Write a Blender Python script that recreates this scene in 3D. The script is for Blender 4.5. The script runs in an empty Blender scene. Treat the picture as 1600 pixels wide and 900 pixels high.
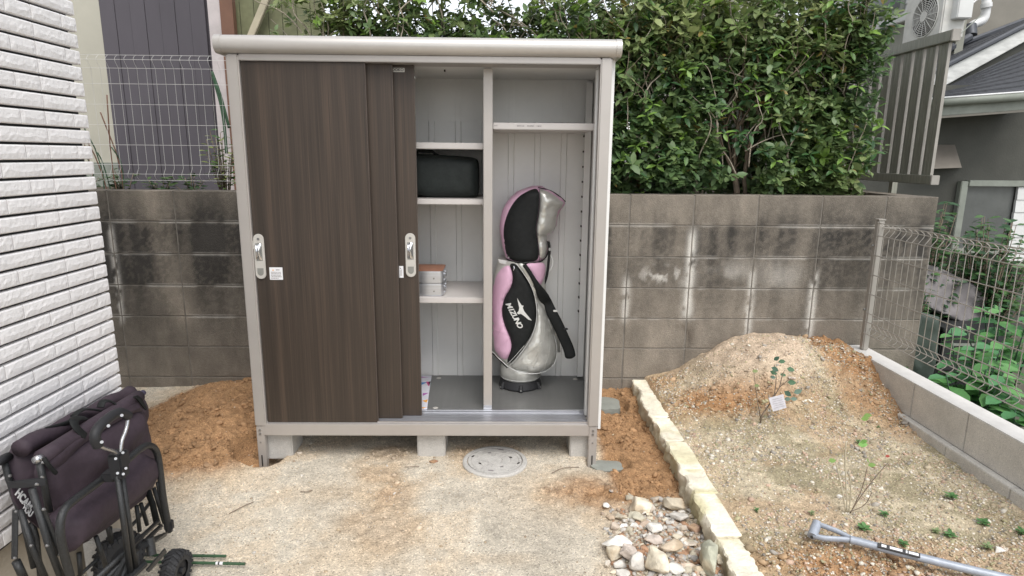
import bpy, bmesh, math, random
import numpy as np
from mathutils import Vector, Matrix
from mathutils.geometry import delaunay_2d_cdt

random.seed(7); np.random.seed(7)
SC = bpy.context.scene
COL = SC.collection
# ------------------------------------------------------------------ camera
F, PT, RO, YW, H = 980.0, .2081, .0092, .0165, 1.517      # focal (px of a 1600 frame), pitch, roll, yaw, eye height
cd = bpy.data.cameras.new('camera'); cam = bpy.data.objects.new('camera', cd); COL.objects.link(cam)
cd.sensor_width = 36; cd.lens = 36 * F / 1600; cd.clip_start = .05; cd.clip_end = 500
fw = Vector((math.sin(YW) * math.cos(PT), math.cos(YW) * math.cos(PT), -math.sin(PT)))
rt = Vector((math.cos(YW), -math.sin(YW), 0)); up = rt.cross(fw)
cr, sr = math.cos(RO), math.sin(RO)
r2 = rt * cr + up * sr; u2 = up * cr - rt * sr
mw = Matrix((r2, u2, -fw)).transposed().to_4x4(); mw.translation = (0, 0, H)
cam.matrix_world = mw
SC.camera = cam
SC.render.resolution_x = 1024; SC.render.resolution_y = 576
# ------------------------------------------------------------------ sky, sun, exposure
SUN_EL, SUN_AZ = math.radians(56), math.radians(162)       # azimuth of the sun measured from +Y towards +X
w = bpy.data.worlds.new('World'); SC.world = w; w.use_nodes = True
nt = w.node_tree; bg = nt.nodes['Background']
sky = nt.nodes.new('ShaderNodeTexSky'); sky.sky_type = 'NISHITA'; sky.sun_disc = False
sky.sun_elevation = SUN_EL; sky.sun_rotation = SUN_AZ; sky.air_density = 1.0; sky.dust_density = 1.0; sky.ozone_density = 1.0
hs = nt.nodes.new('ShaderNodeHueSaturation'); hs.inputs['Saturation'].default_value = .22
nt.links.new(sky.outputs[0], hs.inputs['Color']); nt.links.new(hs.outputs[0], bg.inputs[0])
bg.inputs[1].default_value = .15
sd = bpy.data.lights.new('sun', 'SUN'); sd.energy = 1.3; sd.angle = math.radians(34); sd.color = (1, .965, .92)
so = bpy.data.objects.new('sun', sd); COL.objects.link(so)
sdir = Vector((math.sin(SUN_AZ) * math.cos(SUN_EL), math.cos(SUN_AZ) * math.cos(SUN_EL), math.sin(SUN_EL)))
so.rotation_euler = sdir.to_track_quat('Z', 'Y').to_euler(); so.location = (0, -4, 8)
SC.view_settings.view_transform = 'Standard'; SC.view_settings.look = 'None'
SC.view_settings.exposure = .92; SC.view_settings.gamma = 1
SC.cycles.max_bounces = 7; SC.cycles.diffuse_bounces = 4

# ------------------------------------------------------------------ picture -> place
def ray(px, py):
    d = fw + r2 * ((px - 800) / F) - u2 * ((py - 450) / F)
    return d
def at_depth(px, py, Y): d = ray(px, py); return Vector((0, 0, H)) + d * (Y / d.y)
def at_ground(px, py, Z=0): d = ray(px, py); return Vector((0, 0, H)) + d * ((Z - H) / d.z)
def at_side(px, py, X): d = ray(px, py); return Vector((0, 0, H)) + d * (X / d.x)

# ------------------------------------------------------------------ noise
_L = [np.random.RandomState(100 + k).rand(256, 256) for k in range(12)]
def vn(x, y, k=0):
    x = np.asarray(x, float); y = np.asarray(y, float)
    xi = np.floor(x).astype(int); yi = np.floor(y).astype(int); fx = x - xi; fy = y - yi
    fx = fx * fx * (3 - 2 * fx); fy = fy * fy * (3 - 2 * fy); T = _L[k % 12]
    a = T[xi & 255, yi & 255]; b = T[(xi + 1) & 255, yi & 255]; c = T[xi & 255, (yi + 1) & 255]; d = T[(xi + 1) & 255, (yi + 1) & 255]
    return (a * (1 - fx) + b * fx) * (1 - fy) + (c * (1 - fx) + d * fx) * fy
def fbm(x, y, o=4, k=0):
    s = 0; a = .5; t = 0
    for i in range(o):
        s = s + a * vn(x * 2 ** i + 17.3 * i, y * 2 ** i + 9.1 * i, k + i); t += a; a *= .5
    return s / t
def sst(e0, e1, x):
    t = np.clip((np.asarray(x, float) - e0) / (e1 - e0), 0, 1); return t * t * (3 - 2 * t)

# ------------------------------------------------------------------ materials
def mat(name, col, rough=.6, metal=0., var=.12, scale=8., bump=0., bscale=60., stretch=(1, 1, 1), col2=None, attr=None, spec=.5, detail=4, coat=0, obj=False, trans=0):
    m = bpy.data.materials.new(name); m.use_nodes = True; N = m.node_tree.nodes; L = m.node_tree.links
    b = N['Principled BSDF']; b.inputs['Roughness'].default_value = rough; b.inputs['Metallic'].default_value = metal
    b.inputs['Specular IOR Level'].default_value = spec; b.inputs['Coat Weight'].default_value = coat
    if trans: b.inputs['Transmission Weight'].default_value = trans
    if obj:
        tc = N.new('ShaderNodeTexCoord'); src = tc.outputs['Object']
    else:
        g = N.new('ShaderNodeNewGeometry'); src = g.outputs['Position']
    mp = N.new('ShaderNodeMapping'); mp.inputs['Scale'].default_value = stretch; L.new(src, mp.inputs[0])
    n = N.new('ShaderNodeTexNoise'); n.inputs['Scale'].default_value = scale; n.inputs['Detail'].default_value = detail
    n.inputs['Roughness'].default_value = .6; L.new(mp.outputs[0], n.inputs['Vector'])
    r = N.new('ShaderNodeMapRange'); r.inputs[1].default_value = .3; r.inputs[2].default_value = .7; L.new(n.outputs[0], r.inputs[0])
    mx = N.new('ShaderNodeMix'); mx.data_type = 'RGBA'; L.new(r.outputs[0], mx.inputs[0])
    c2 = col2 or tuple(c * (1 + var) for c in col); c1 = col if col2 else tuple(c * (1 - var) for c in col)
    if attr:
        a = N.new('ShaderNodeAttribute'); a.attribute_name = attr
        mx.blend_type = 'MIX'; mx.inputs[6].default_value = (1 - var,) * 3 + (1,); mx.inputs[7].default_value = (1 + var,) * 3 + (1,)
        mm = N.new('ShaderNodeMix'); mm.data_type = 'RGBA'; mm.blend_type = 'MULTIPLY'; mm.inputs[0].default_value = 1
        L.new(a.outputs['Color'], mm.inputs[6]); L.new(mx.outputs[2], mm.inputs[7]); out = mm.outputs[2]
    else:
        mx.inputs[6].default_value = tuple(c1) + (1,); mx.inputs[7].default_value = tuple(c2) + (1,); out = mx.outputs[2]
    L.new(out, b.inputs['Base Color'])
    if bump:
        n2 = N.new('ShaderNodeTexNoise'); n2.inputs['Scale'].default_value = bscale; n2.inputs['Detail'].default_value = 6; L.new(src, n2.inputs['Vector'])
        bp = N.new('ShaderNodeBump'); bp.inputs['Strength'].default_value = bump; bp.inputs['Distance'].default_value = .01
        L.new(n2.outputs[0], bp.inputs['Height']); L.new(bp.outputs[0], b.inputs['Normal'])
    m['out'] = 0
    return m
def speck(m, scale=260, amt=.5, dark=.42, light=1.5, ):
    """granular light and dark grains multiplied over the base colour"""
    N = m.node_tree.nodes; L = m.node_tree.links; b = N['Principled BSDF']
    lk = b.inputs['Base Color'].links[0]; src = lk.from_socket
    g = N.new('ShaderNodeNewGeometry'); v = N.new('ShaderNodeTexVoronoi'); v.inputs['Scale'].default_value = scale
    L.new(g.outputs['Position'], v.inputs['Vector'])
    sx = N.new('ShaderNodeSeparateColor'); L.new(v.outputs['Color'], sx.inputs[0])
    cr_ = N.new('ShaderNodeValToRGB'); e = cr_.color_ramp.elements
    e[0].position = 0; e[0].color = (dark,) * 3 + (1,); e[1].position = 1; e[1].color = (light, light * .98, light * .94, 1)
    k = e.new(.12); k.color = (.85, .83, .8, 1); k = e.new(.8); k.color = (1.08, 1.06, 1.02, 1)
    L.new(sx.outputs[0], cr_.inputs[0])
    mm = N.new('ShaderNodeMix'); mm.data_type = 'RGBA'; mm.blend_type = 'MULTIPLY'; mm.inputs[0].default_value = amt
    L.new(src, mm.inputs[6]); L.new(cr_.outputs[0], mm.inputs[7]); L.new(mm.outputs[2], b.inputs['Base Color'])
    return m

M = {}
M['tile'] = mat('white_tile', (.77, .75, .745), .6, var=.05, scale=9, bump=.25, bscale=90, obj=False)
M['joint'] = mat('dark_joint', (.02, .02, .02), .9)
M['foundation'] = mat('foundation_render', (.40, .35, .28), .85, var=.15, scale=6, bump=.3)
M['ground'] = speck(mat('ground_soil', (1, 1, 1), .95, attr='col', var=.16, scale=34, bump=.8, bscale=150, spec=.2, detail=8), 210, .85)
M['pebble'] = mat('pebble', (1, 1, 1), .9, attr='col', var=.15, scale=60, bump=.3, bscale=200, spec=.2)
M['block'] = speck(mat('weathered_block', (1, 1, 1), .92, attr='col', var=.2, scale=11, stretch=(1, 1, .5), bump=.5, bscale=160, spec=.25, detail=8), 300, .35)
M['mortar'] = mat('mortar', (.16, .145, .125), .95, var=.3, scale=12, bump=.4)
M['newblock'] = speck(mat('new_concrete_block', (.56, .54, .505), .9, var=.12, scale=7, bump=.3, bscale=140, detail=8), 280, .4)
M['capwhite'] = mat('pale_mortar_cap', (.62, .60, .57), .9, var=.08, scale=9, bump=.2)
M['paver'] = speck(mat('shed_footing_block', (.46, .445, .42), .9, var=.1, scale=10, bump=.25), 300, .3)
M['wetconc'] = mat('wet_concrete', (.27, .28, .25), .55, var=.12, scale=12, bump=.3)
M['kerb'] = mat('limestone', (1, 1, 1), .9, attr='col', var=.16, scale=16, bump=.7, bscale=60, detail=8)
M['rock'] = mat('broken_rock', (1, 1, 1), .9, attr='col', var=.22, scale=22, bump=.8, bscale=45, detail=8)
M['frame'] = mat('champagne_frame', (.43, .40, .372), .38, .35, var=.03)
M['capm'] = mat('champagne_cap', (.50, .475, .445), .33, .35, var=.03)
M['inner'] = mat('inner_panel', (.74, .735, .715), .38, .0, var=.03, spec=.6)
M['shelfm'] = mat('shelf_paint', (.56, .525, .50), .4, .1, var=.03)
M['track'] = mat('aluminium_track', (.62, .62, .64), .28, .85, var=.05)
M['floorm'] = mat('shed_floor', (.155, .155, .15), .3, .2, var=.06, stretch=(6, .5, 1))
def wood():
    m = mat('dark_wood_door', (.060, .047, .038), .42, var=.1, scale=1, spec=.4)
    N = m.node_tree.nodes; L = m.node_tree.links; b = N['Principled BSDF']
    g = N.new('ShaderNodeNewGeometry')
    def st(sc, det, zz):
        mp = N.new('ShaderNodeMapping'); mp.inputs['Scale'].default_value = (sc, sc, zz); L.new(g.outputs['Position'], mp.inputs[0])
        n = N.new('ShaderNodeTexNoise'); n.inputs['Scale'].default_value = 1; n.inputs['Detail'].default_value = det; n.inputs['Roughness'].default_value = .65
        L.new(mp.outputs[0], n.inputs['Vector']); return n.outputs[0]
    a = st(26, 3, .45); c = st(190, 5, 1.6)
    ad = N.new('ShaderNodeMath'); ad.operation = 'ADD'; L.new(a, ad.inputs[0]); L.new(c, ad.inputs[1])
    r = N.new('ShaderNodeValToRGB'); e = r.color_ramp.elements
    e[0].position = .34; e[0].color = (.031, .024, .0185, 1); e[1].position = .66; e[1].color = (.078, .055, .040, 1)
    k = e.new(.5); k.color = (.047, .035, .027, 1)
    hf = N.new('ShaderNodeMath'); hf.operation = 'MULTIPLY'; hf.inputs[1].default_value = .5; L.new(ad.outputs[0], hf.inputs[0])
    L.new(hf.outputs[0], r.inputs[0]); L.new(r.outputs[0], b.inputs['Base Color'])
    bp = N.new('ShaderNodeBump'); bp.inputs['Strength'].default_value = .12; bp.inputs['Distance'].default_value = .002
    L.new(c, bp.inputs['Height']); L.new(bp.outputs[0], b.inputs['Normal'])
    return m
M['wood'] = wood()
M['edgebrown'] = mat('door_edge_metal', (.13, .105, .09), .4, .3)
M['chrome'] = mat('chrome', (.7, .71, .74), .16, 1, var=.02)
M['lockplate'] = mat('lock_plate', (.52, .50, .46), .4, .2, var=.02)
M['lockgrey'] = mat('lock_recess', (.22, .22, .20), .5)
M['white'] = mat('white_plastic', (.72, .72, .73), .45, var=.02)
M['ink'] = mat('black_ink', (.03, .03, .03), .5)
M['inkgrey'] = mat('grey_ink', (.22, .2, .2), .5)
M['inkblue'] = mat('blue_ink', (.16, .2, .34), .5)
M['orange'] = mat('orange_print', (.75, .35, .06), .6); M['pinkp'] = mat('pink_print', (.62, .09, .25), .6)
M['bluep'] = mat('blue_print', (.05, .2, .48), .6); M['purple'] = mat('purple_print', (.4, .12, .4), .6)
M['paper'] = mat('pale_paper', (.62, .62, .68), .7, var=.08, scale=30)
M['black'] = mat('black_nylon', (.009, .010, .010), .7, var=.3, scale=40, bump=.25, bscale=25, spec=.3)
M['blackbag'] = mat('black_canvas', (.012, .016, .015), .65, var=.3, scale=30, bump=.6, bscale=12, spec=.35)
M['pink'] = mat('pink_vinyl', (.60, .37, .49), .5, var=.06, scale=20, bump=.1, bscale=30)
M['silver'] = mat('silver_vinyl', (.55, .545, .51), .34, .55, var=.06, scale=10, bump=.9, bscale=16)
M['piping'] = mat('white_piping', (.66, .66, .64), .4, .2)
M['rubber'] = mat('black_rubber', (.018, .018, .02), .6, spec=.4)
M['tin'] = mat('brushed_tin', (.62, .63, .66), .3, .9, var=.05, stretch=(1, 1, 20))
M['brownlid'] = mat('brown_lid', (.28, .13, .08), .5, var=.12, scale=30)
M['cloth'] = mat('aubergine_canvas', (.040, .027, .036), .72, var=.16, scale=60, bump=.5, bscale=9, spec=.4)
M['steelblk'] = mat('black_hammered_steel', (.028, .029, .030), .36, .3, var=.3, scale=200, bump=.3, bscale=300)
M['tube'] = mat('bright_tube', (.45, .45, .46), .25, .9)
M['tyre'] = mat('tyre_rubber', (.032, .032, .034), .7, var=.25, scale=30, bump=.2)
M['cartwhite'] = mat('cart_print_white', (.7, .7, .7), .7)
M['shovel'] = mat('grey_shovel_paint', (.33, .36, .41), .42, .15, var=.1, scale=40, bump=.1)
M['bark'] = mat('grey_bark', (.36, .31, .245), .9, var=.3, scale=30, bump=.5, bscale=60)
M['barkd'] = mat('brown_bark', (.19, .145, .105), .9, var=.3, scale=30, bump=.5, bscale=60)
def leafmat(name, rough=.44):
    m = mat(name, (1, 1, 1), rough, attr='col', var=.12, scale=30, spec=.5)
    b = m.node_tree.nodes['Principled BSDF']; L = m.node_tree.links; N = m.node_tree.nodes
    t = N.new('ShaderNodeBsdfTranslucent'); mxs = N.new('ShaderNodeMixShader'); mxs.inputs[0].default_value = .3
    L.new(b.inputs['Base Color'].links[0].from_socket, t.inputs[0])
    out = N['Material Output']; L.new(b.outputs[0], mxs.inputs[1]); L.new(t.outputs[0], mxs.inputs[2]); L.new(mxs.outputs[0], out.inputs[0])
    return m
M['leaf'] = leafmat('hedge_leaf'); M['leafs'] = leafmat('soft_leaf', .55)
M['fencewire'] = mat('taupe_fence_steel', (.36, .335, .30), .45, .25, var=.05)
M['whitewire'] = mat('white_fence_wire', (.62, .61, .58), .5, .1)
M['slat'] = mat('grey_green_slat', (.27, .265, .22), .55, .2, var=.18, scale=14, stretch=(8, 8, .6))
M['slatedge'] = mat('slat_edge', (.30, .28, .25), .5, .2)
M['nwall'] = mat('dark_house_render', (.062, .062, .052), .85, var=.12, scale=5, bump=.2)
M['nwall2'] = mat('olive_grey_render', (.27, .27, .23), .85, var=.1, scale=5)
M['siding'] = mat('white_siding', (.60, .60, .58), .6, var=.05, scale=5)
M['ubeige'] = mat('taupe_render', (.21, .195, .165), .85, var=.08, scale=5)
M['roof'] = mat('slate_shingle', (.045, .047, .052), .8, var=.3, scale=20, bump=.4)
M['roofe'] = mat('roof_edge', (.07, .075, .085), .5, .3)
M['barge'] = mat('worn_bargeboard', (.60, .60, .57), .7, var=.18, scale=7, stretch=(1, 1, 3))
M['gutter'] = mat('grey_gutter', (.22, .235, .2), .6, var=.15)
M['glass'] = mat('dull_glass', (.10, .105, .10), .2, spec=.6)
M['hood'] = mat('taupe_metal_hood', (.17, .15, .125), .55, .2)
M['pvc'] = mat('white_pvc', (.66, .66, .65), .4)
M['acwhite'] = mat('ac_casing', (.55, .54, .50), .5)
M['tarp'] = mat('grey_tarp', (.17, .155, .155), .75, var=.12, scale=12, bump=.5, bscale=10)
M['greensheet'] = mat('dark_green_sheet', (.055, .075, .06), .6, var=.2, scale=6, bump=.5, bscale=6)
M['crate'] = mat('black_plastic', (.02, .022, .022), .5)
M['beigewall'] = mat('cream_house_wall', (.42, .40, .33), .85, var=.06, scale=3)
M['violet'] = mat('slate_violet_cladding', (.078, .070, .080), .8, var=.14, scale=2.2, stretch=(1, 1, .4))
M['olive'] = mat('olive_board', (.16, .165, .09), .85, var=.2, scale=12)
M['palewood'] = mat('pale_timber', (.45, .40, .29), .7); M['brownwood'] = mat('brown_timber', (.16, .08, .05), .7)
M['pinkwall'] = mat('pale_pink_board', (.50, .45, .44), .8)
M['green'] = mat('green_stake', (.03, .075, .035), .45, var=.3, scale=40)
M['soil'] = mat('planter_soil', (.06, .045, .03), .95, var=.3, scale=20, bump=.8)
M['farground'] = mat('far_ground', (.10, .095, .07), .95, var=.3, scale=3, bump=.8)
M['tagw'] = mat('plant_tag', (.60, .59, .63), .6, var=.1, scale=60)
M['manhole'] = speck(mat('manhole_concrete', (.47, .455, .43), .85, var=.1, scale=25, bump=.4, bscale=120), 300, .35)
M['hole'] = mat('dark_slot', (.03, .025, .02), .95)
M['screw'] = mat('screw_steel', (.33, .33, .33), .4, .9)
M['bronze'] = mat('purple_steel_cap', (.10, .09, .14), .5, .5)

# ------------------------------------------------------------------ mesh builders
class MB:
    def __init__(s): s.v = []; s.f = []; s.mi = []; s.mats = []; s.c = None
    def add(s, v, f, m=0):
        o = len(s.v); s.v += [tuple(p) for p in v]; s.f += [tuple(i + o for i in q) for q in f]; s.mi += [m] * len(f)
        return s
    def box(s, x0, x1, y0, y1, z0, z1, m=0):
        return s.add([(x0, y0, z0), (x1, y0, z0), (x1, y1, z0), (x0, y1, z0), (x0, y0, z1), (x1, y0, z1), (x1, y1, z1), (x0, y1, z1)],
                     [(0, 3, 2, 1), (4, 5, 6, 7), (0, 1, 5, 4), (1, 2, 6, 5), (2, 3, 7, 6), (3, 0, 4, 7)], m)
    def slab(s, pts, n, m=0):      # polygon pts extruded along vector n
        k = len(pts); n = Vector(n); P = [Vector(p) for p in pts]
        return s.add(P + [p + n for p in P], [tuple(range(k))[::-1], tuple(range(k, 2 * k))] + [(i, (i + 1) % k, (i + 1) % k + k, i + k) for i in range(k)], m)
    def tube(s, path, r, n=8, m=0, closed=False, flat=None, cap=True):
        P = [Vector(p) for p in path]; k = len(P)
        R = r if isinstance(r, (list, tuple)) else [r] * k
        prev = None; V = []
        for i in range(k):
            if closed: t = P[(i + 1) % k] - P[i - 1]
            else: t = P[min(i + 1, k - 1)] - P[max(i - 1, 0)]
            if t.length < 1e-9: t = Vector((0, 0, 1))
            t.normalize()
            if prev is None:
                a = Vector((0, 1, 0)) if flat else (Vector((0, 0, 1)) if abs(t.z) < .9 else Vector((1, 0, 0)))
                a = (a - t * a.dot(t)).normalized()
            else:
                a = prev - t * prev.dot(t)
                a = a.normalized() if a.length > 1e-6 else prev
            prev = a; b = t.cross(a); fa = flat if flat else 1
            for j in range(n):
                q = 2 * math.pi * (j + .5) / n
                V.append(P[i] + a * (math.cos(q) * R[i] * fa) + b * (math.sin(q) * R[i]))
        Fs = []
        for i in range(k if closed else k - 1):
            for j in range(n):
                Fs.append((i * n + j, i * n + (j + 1) % n, ((i + 1) % k) * n + (j + 1) % n, ((i + 1) % k) * n + j))
        if cap and not closed: Fs += [tuple(range(n))[::-1], tuple(range((k - 1) * n, k * n))]
        return s.add(V, Fs, m)
    def cyl(s, a, b, r, n=16, m=0, r2=None): return s.tube([a, b], [r, r2 if r2 is not None else r], n, m)
    def lathe(s, c, prof, n=32, m=0):    # prof: (radius, z) about the vertical through c
        V = []; k = len(prof)
        for i in range(n):
            q = 2 * math.pi * i / n
            for r, z in prof: V.append((c[0] + r * math.cos(q), c[1] + r * math.sin(q), c[2] + z))
        Fs = [(i * k + j, ((i + 1) % n) * k + j, ((i + 1) % n) * k + j + 1, i * k + j + 1) for i in range(n) for j in range(k - 1)]
        return s.add(V, Fs, m)
    def build(s, name, m, parent=None, smooth=False, bevel=0, cols=None, origin=None, seg=2, **kw):
        me = bpy.data.meshes.new(name)
        o0 = Vector(parent['o']) if parent is not None and 'o' in parent else Vector((0, 0, 0))
        V = s.v
        loc = Vector(origin) if origin is not None else o0
        V = [(a - loc.x, b - loc.y, c - loc.z) for a, b, c in V]
        me.from_pydata(V, [], s.f); me.update()
        ms = m if isinstance(m, (list, tuple)) else [m]
        for q in ms: me.materials.append(M[q])
        if len(ms) > 1: me.polygons.foreach_set('material_index', s.mi)
        if cols is not None:
            ca = me.color_attributes.new('col', 'FLOAT_COLOR', 'POINT')
            a = np.ones((len(V), 4), np.float32); a[:, :3] = cols; ca.data.foreach_set('color', a.ravel())
        bm = bmesh.new(); bm.from_mesh(me)
        if bevel:
            es = [e for e in bm.edges if len(e.link_faces) == 2 and e.calc_face_angle(0) > .6]
            bmesh.ops.bevel(bm, geom=es, offset=bevel, segments=seg, affect='EDGES', clamp_overlap=True)
        bmesh.ops.recalc_face_normals(bm, faces=bm.faces); bm.to_mesh(me); bm.free()
        if smooth:
            me.polygons.foreach_set('use_smooth', [True] * len(me.polygons))
            if smooth != 'all': me.set_sharp_from_angle(angle=math.radians(40 if smooth is True else smooth))
        o = bpy.data.objects.new(name, me); COL.objects.link(o)
        o.location = loc - o0 if parent is not None else loc
        if parent is not None: o.parent = parent
        o['o'] = tuple(loc)
        for k_, v_ in kw.items(): o[k_] = v_
        return o
def tag(o, label, cat, group=None):
    o['label'] = label; o['category'] = cat
    if group: o['group'] = group
    return o
def thing(name, loc, label, cat, group=None):
    o = bpy.data.objects.new(name, None); COL.objects.link(o); o.location = loc; o['o'] = tuple(loc); o.empty_display_size = .1
    return tag(o, label, cat, group)
def dup(src, parent, dloc):
    c = src.copy(); COL.objects.link(c); c.parent = parent; c.location = dloc; return c
def quick(name, m, V, Fc, parent=None, smooth=False, cols=None, origin=(0, 0, 0), kind=None):
    """large numpy mesh"""
    V = np.asarray(V, np.float32) - np.asarray(origin, np.float32); Fc = np.asarray(Fc, np.int32)
    me = bpy.data.meshes.new(name); n, k = Fc.shape
    me.vertices.add(len(V)); me.vertices.foreach_set('co', V.ravel())
    me.loops.add(n * k); me.loops.foreach_set('vertex_index', Fc.ravel())
    me.polygons.add(n); me.polygons.foreach_set('loop_start', np.arange(0, n * k, k, dtype=np.int32))
    try: me.polygons.foreach_set('loop_total', np.full(n, k, np.int32))
    except Exception: pass
    me.materials.append(M[m]); me.update(calc_edges=True)
    if cols is not None:
        ca = me.color_attributes.new('col', 'FLOAT_COLOR', 'POINT'); a = np.ones((len(V), 4), np.float32); a[:, :3] = cols
        ca.data.foreach_set('color', a.ravel())
    if smooth: me.polygons.foreach_set('use_smooth', [True] * n)
    me.validate()
    o = bpy.data.objects.new(name, me); COL.objects.link(o)
    po = Vector(parent['o']) if parent is not None else Vector((0, 0, 0))
    o.location = Vector(origin) - po
    if parent is not None: o.parent = parent
    if kind: o['kind'] = kind
    return o
def text(s, size, m, parent, loc, ax=(1, 0, 0), upv=(0, 0, 1), name='lettering', ext=.0006, align='CENTER', shear=0, bold=0):
    cu = bpy.data.curves.new('t', 'FONT'); cu.body = s; cu.size = size; cu.extrude = ext; cu.align_x = align; cu.align_y = 'CENTER'; cu.shear = shear; cu.offset = bold; cu.resolution_u = 3
    t = bpy.data.objects.new('t', cu); COL.objects.link(t); bpy.context.view_layer.update()
    me = bpy.data.meshes.new_from_object(t.evaluated_get(bpy.context.evaluated_depsgraph_get()))
    bpy.data.objects.remove(t); me.materials.clear(); me.materials.append(M[m])
    a = Vector(ax).normalized(); u = Vector(upv); u = (u - a * u.dot(a)).normalized(); n = a.cross(u)
    R = Matrix((a, u, n)).transposed().to_4x4(); po = Vector(parent['o'])
    R.translation = Vector(loc) - po; me.transform(R)
    o = bpy.data.objects.new(name, me); COL.objects.link(o); o.parent = parent; o['o'] = tuple(po); return o
def poly_dist(p, P):
    d = 1e9; k = len(P)
    for i in range(k):
        a = P[i]; b = P[(i + 1) % k]; ab = (b[0] - a[0], b[1] - a[1]); L2 = ab[0] ** 2 + ab[1] ** 2 or 1e-12
        t = max(0, min(1, ((p[0] - a[0]) * ab[0] + (p[1] - a[1]) * ab[1]) / L2))
        d = min(d, math.hypot(p[0] - a[0] - t * ab[0], p[1] - a[1] - t * ab[1]))
    return d
def inside(p, P):
    c = False; j = len(P) - 1
    for i in range(len(P)):
        if (P[i][1] > p[1]) != (P[j][1] > p[1]) and p[0] < (P[j][0] - P[i][0]) * (p[1] - P[i][1]) / (P[j][1] - P[i][1]) + P[i][0]: c = not c
        j = i
    return c
def smoothloop(P, it=2):
    for _ in range(it):
        Q = []
        for i in range(len(P)):
            a = P[i]; b = P[(i + 1) % len(P)]
            Q += [tuple(.75 * a[k] + .25 * b[k] for k in range(len(a))), tuple(.25 * a[k] + .75 * b[k] for k in range(len(a)))]
        P = Q
    return P
def smoothpath(P, it=2):
    P = [tuple(p) for p in P]
    for _ in range(it):
        Q = [P[0]]
        for i in range(len(P) - 1):
            a = P[i]; b = P[i + 1]
            Q += [tuple(.75 * a[k] + .25 * b[k] for k in range(len(a))), tuple(.25 * a[k] + .75 * b[k] for k in range(len(a)))]
        Q.append(P[-1]); P = Q
    return P
def pillow(mb, P, to3, res=.02, edge=.03, bulge=.02, base=.001, wr=0., wsc=12, seed=0, m=0, back=None):
    """inflated cloth patch with 2D outline P; to3(u,v,h) places a point at height h above its carrying surface"""
    us = [p[0] for p in P]; vs = [p[1] for p in P]; pts = [Vector(p) for p in P]; n0 = len(P)
    u = min(us) + res / 2
    while u < max(us):
        v = min(vs) + res / 2
        while v < max(vs):
            q = (u + random.uniform(-.2, .2) * res, v + random.uniform(-.2, .2) * res)
            if inside(q, P) and poly_dist(q, P) > res * .35: pts.append(Vector(q))
            v += res
        u += res
    r = delaunay_2d_cdt(pts, [(i, (i + 1) % n0) for i in range(n0)], [], 1, 1e-7)
    co = r[0]; fs = r[2]; V = []
    for c in co:
        d = poly_dist(c, P); t = min(1, d / edge)
        h = base + bulge * math.sqrt(max(0, 1 - (1 - t) ** 2))
        if wr: h += wr * t * (float(fbm(c.x * wsc + seed, c.y * wsc + seed * 1.7, 3, seed)) - .5)
        V.append(to3(c.x, c.y, h))
    k = len(V)
    mb.add(V, [tuple(f) for f in fs], m)
    bk = back if back is not None else -.004
    # rim going back
    bidx = [min(range(len(co)), key=lambda i, q=q: (co[i].x - q[0]) ** 2 + (co[i].y - q[1]) ** 2) for q in P]
    o = len(mb.v); mb.v += [tuple(to3(p[0], p[1], bk)) for p in P]
    base_i = o - k
    for i in range(n0):
        j = (i + 1) % n0
        if bidx[i] != bidx[j]:
            mb.f.append((base_i + bidx[i], base_i + bidx[j], o + j, o + i)); mb.mi.append(m)
    return mb

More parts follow.
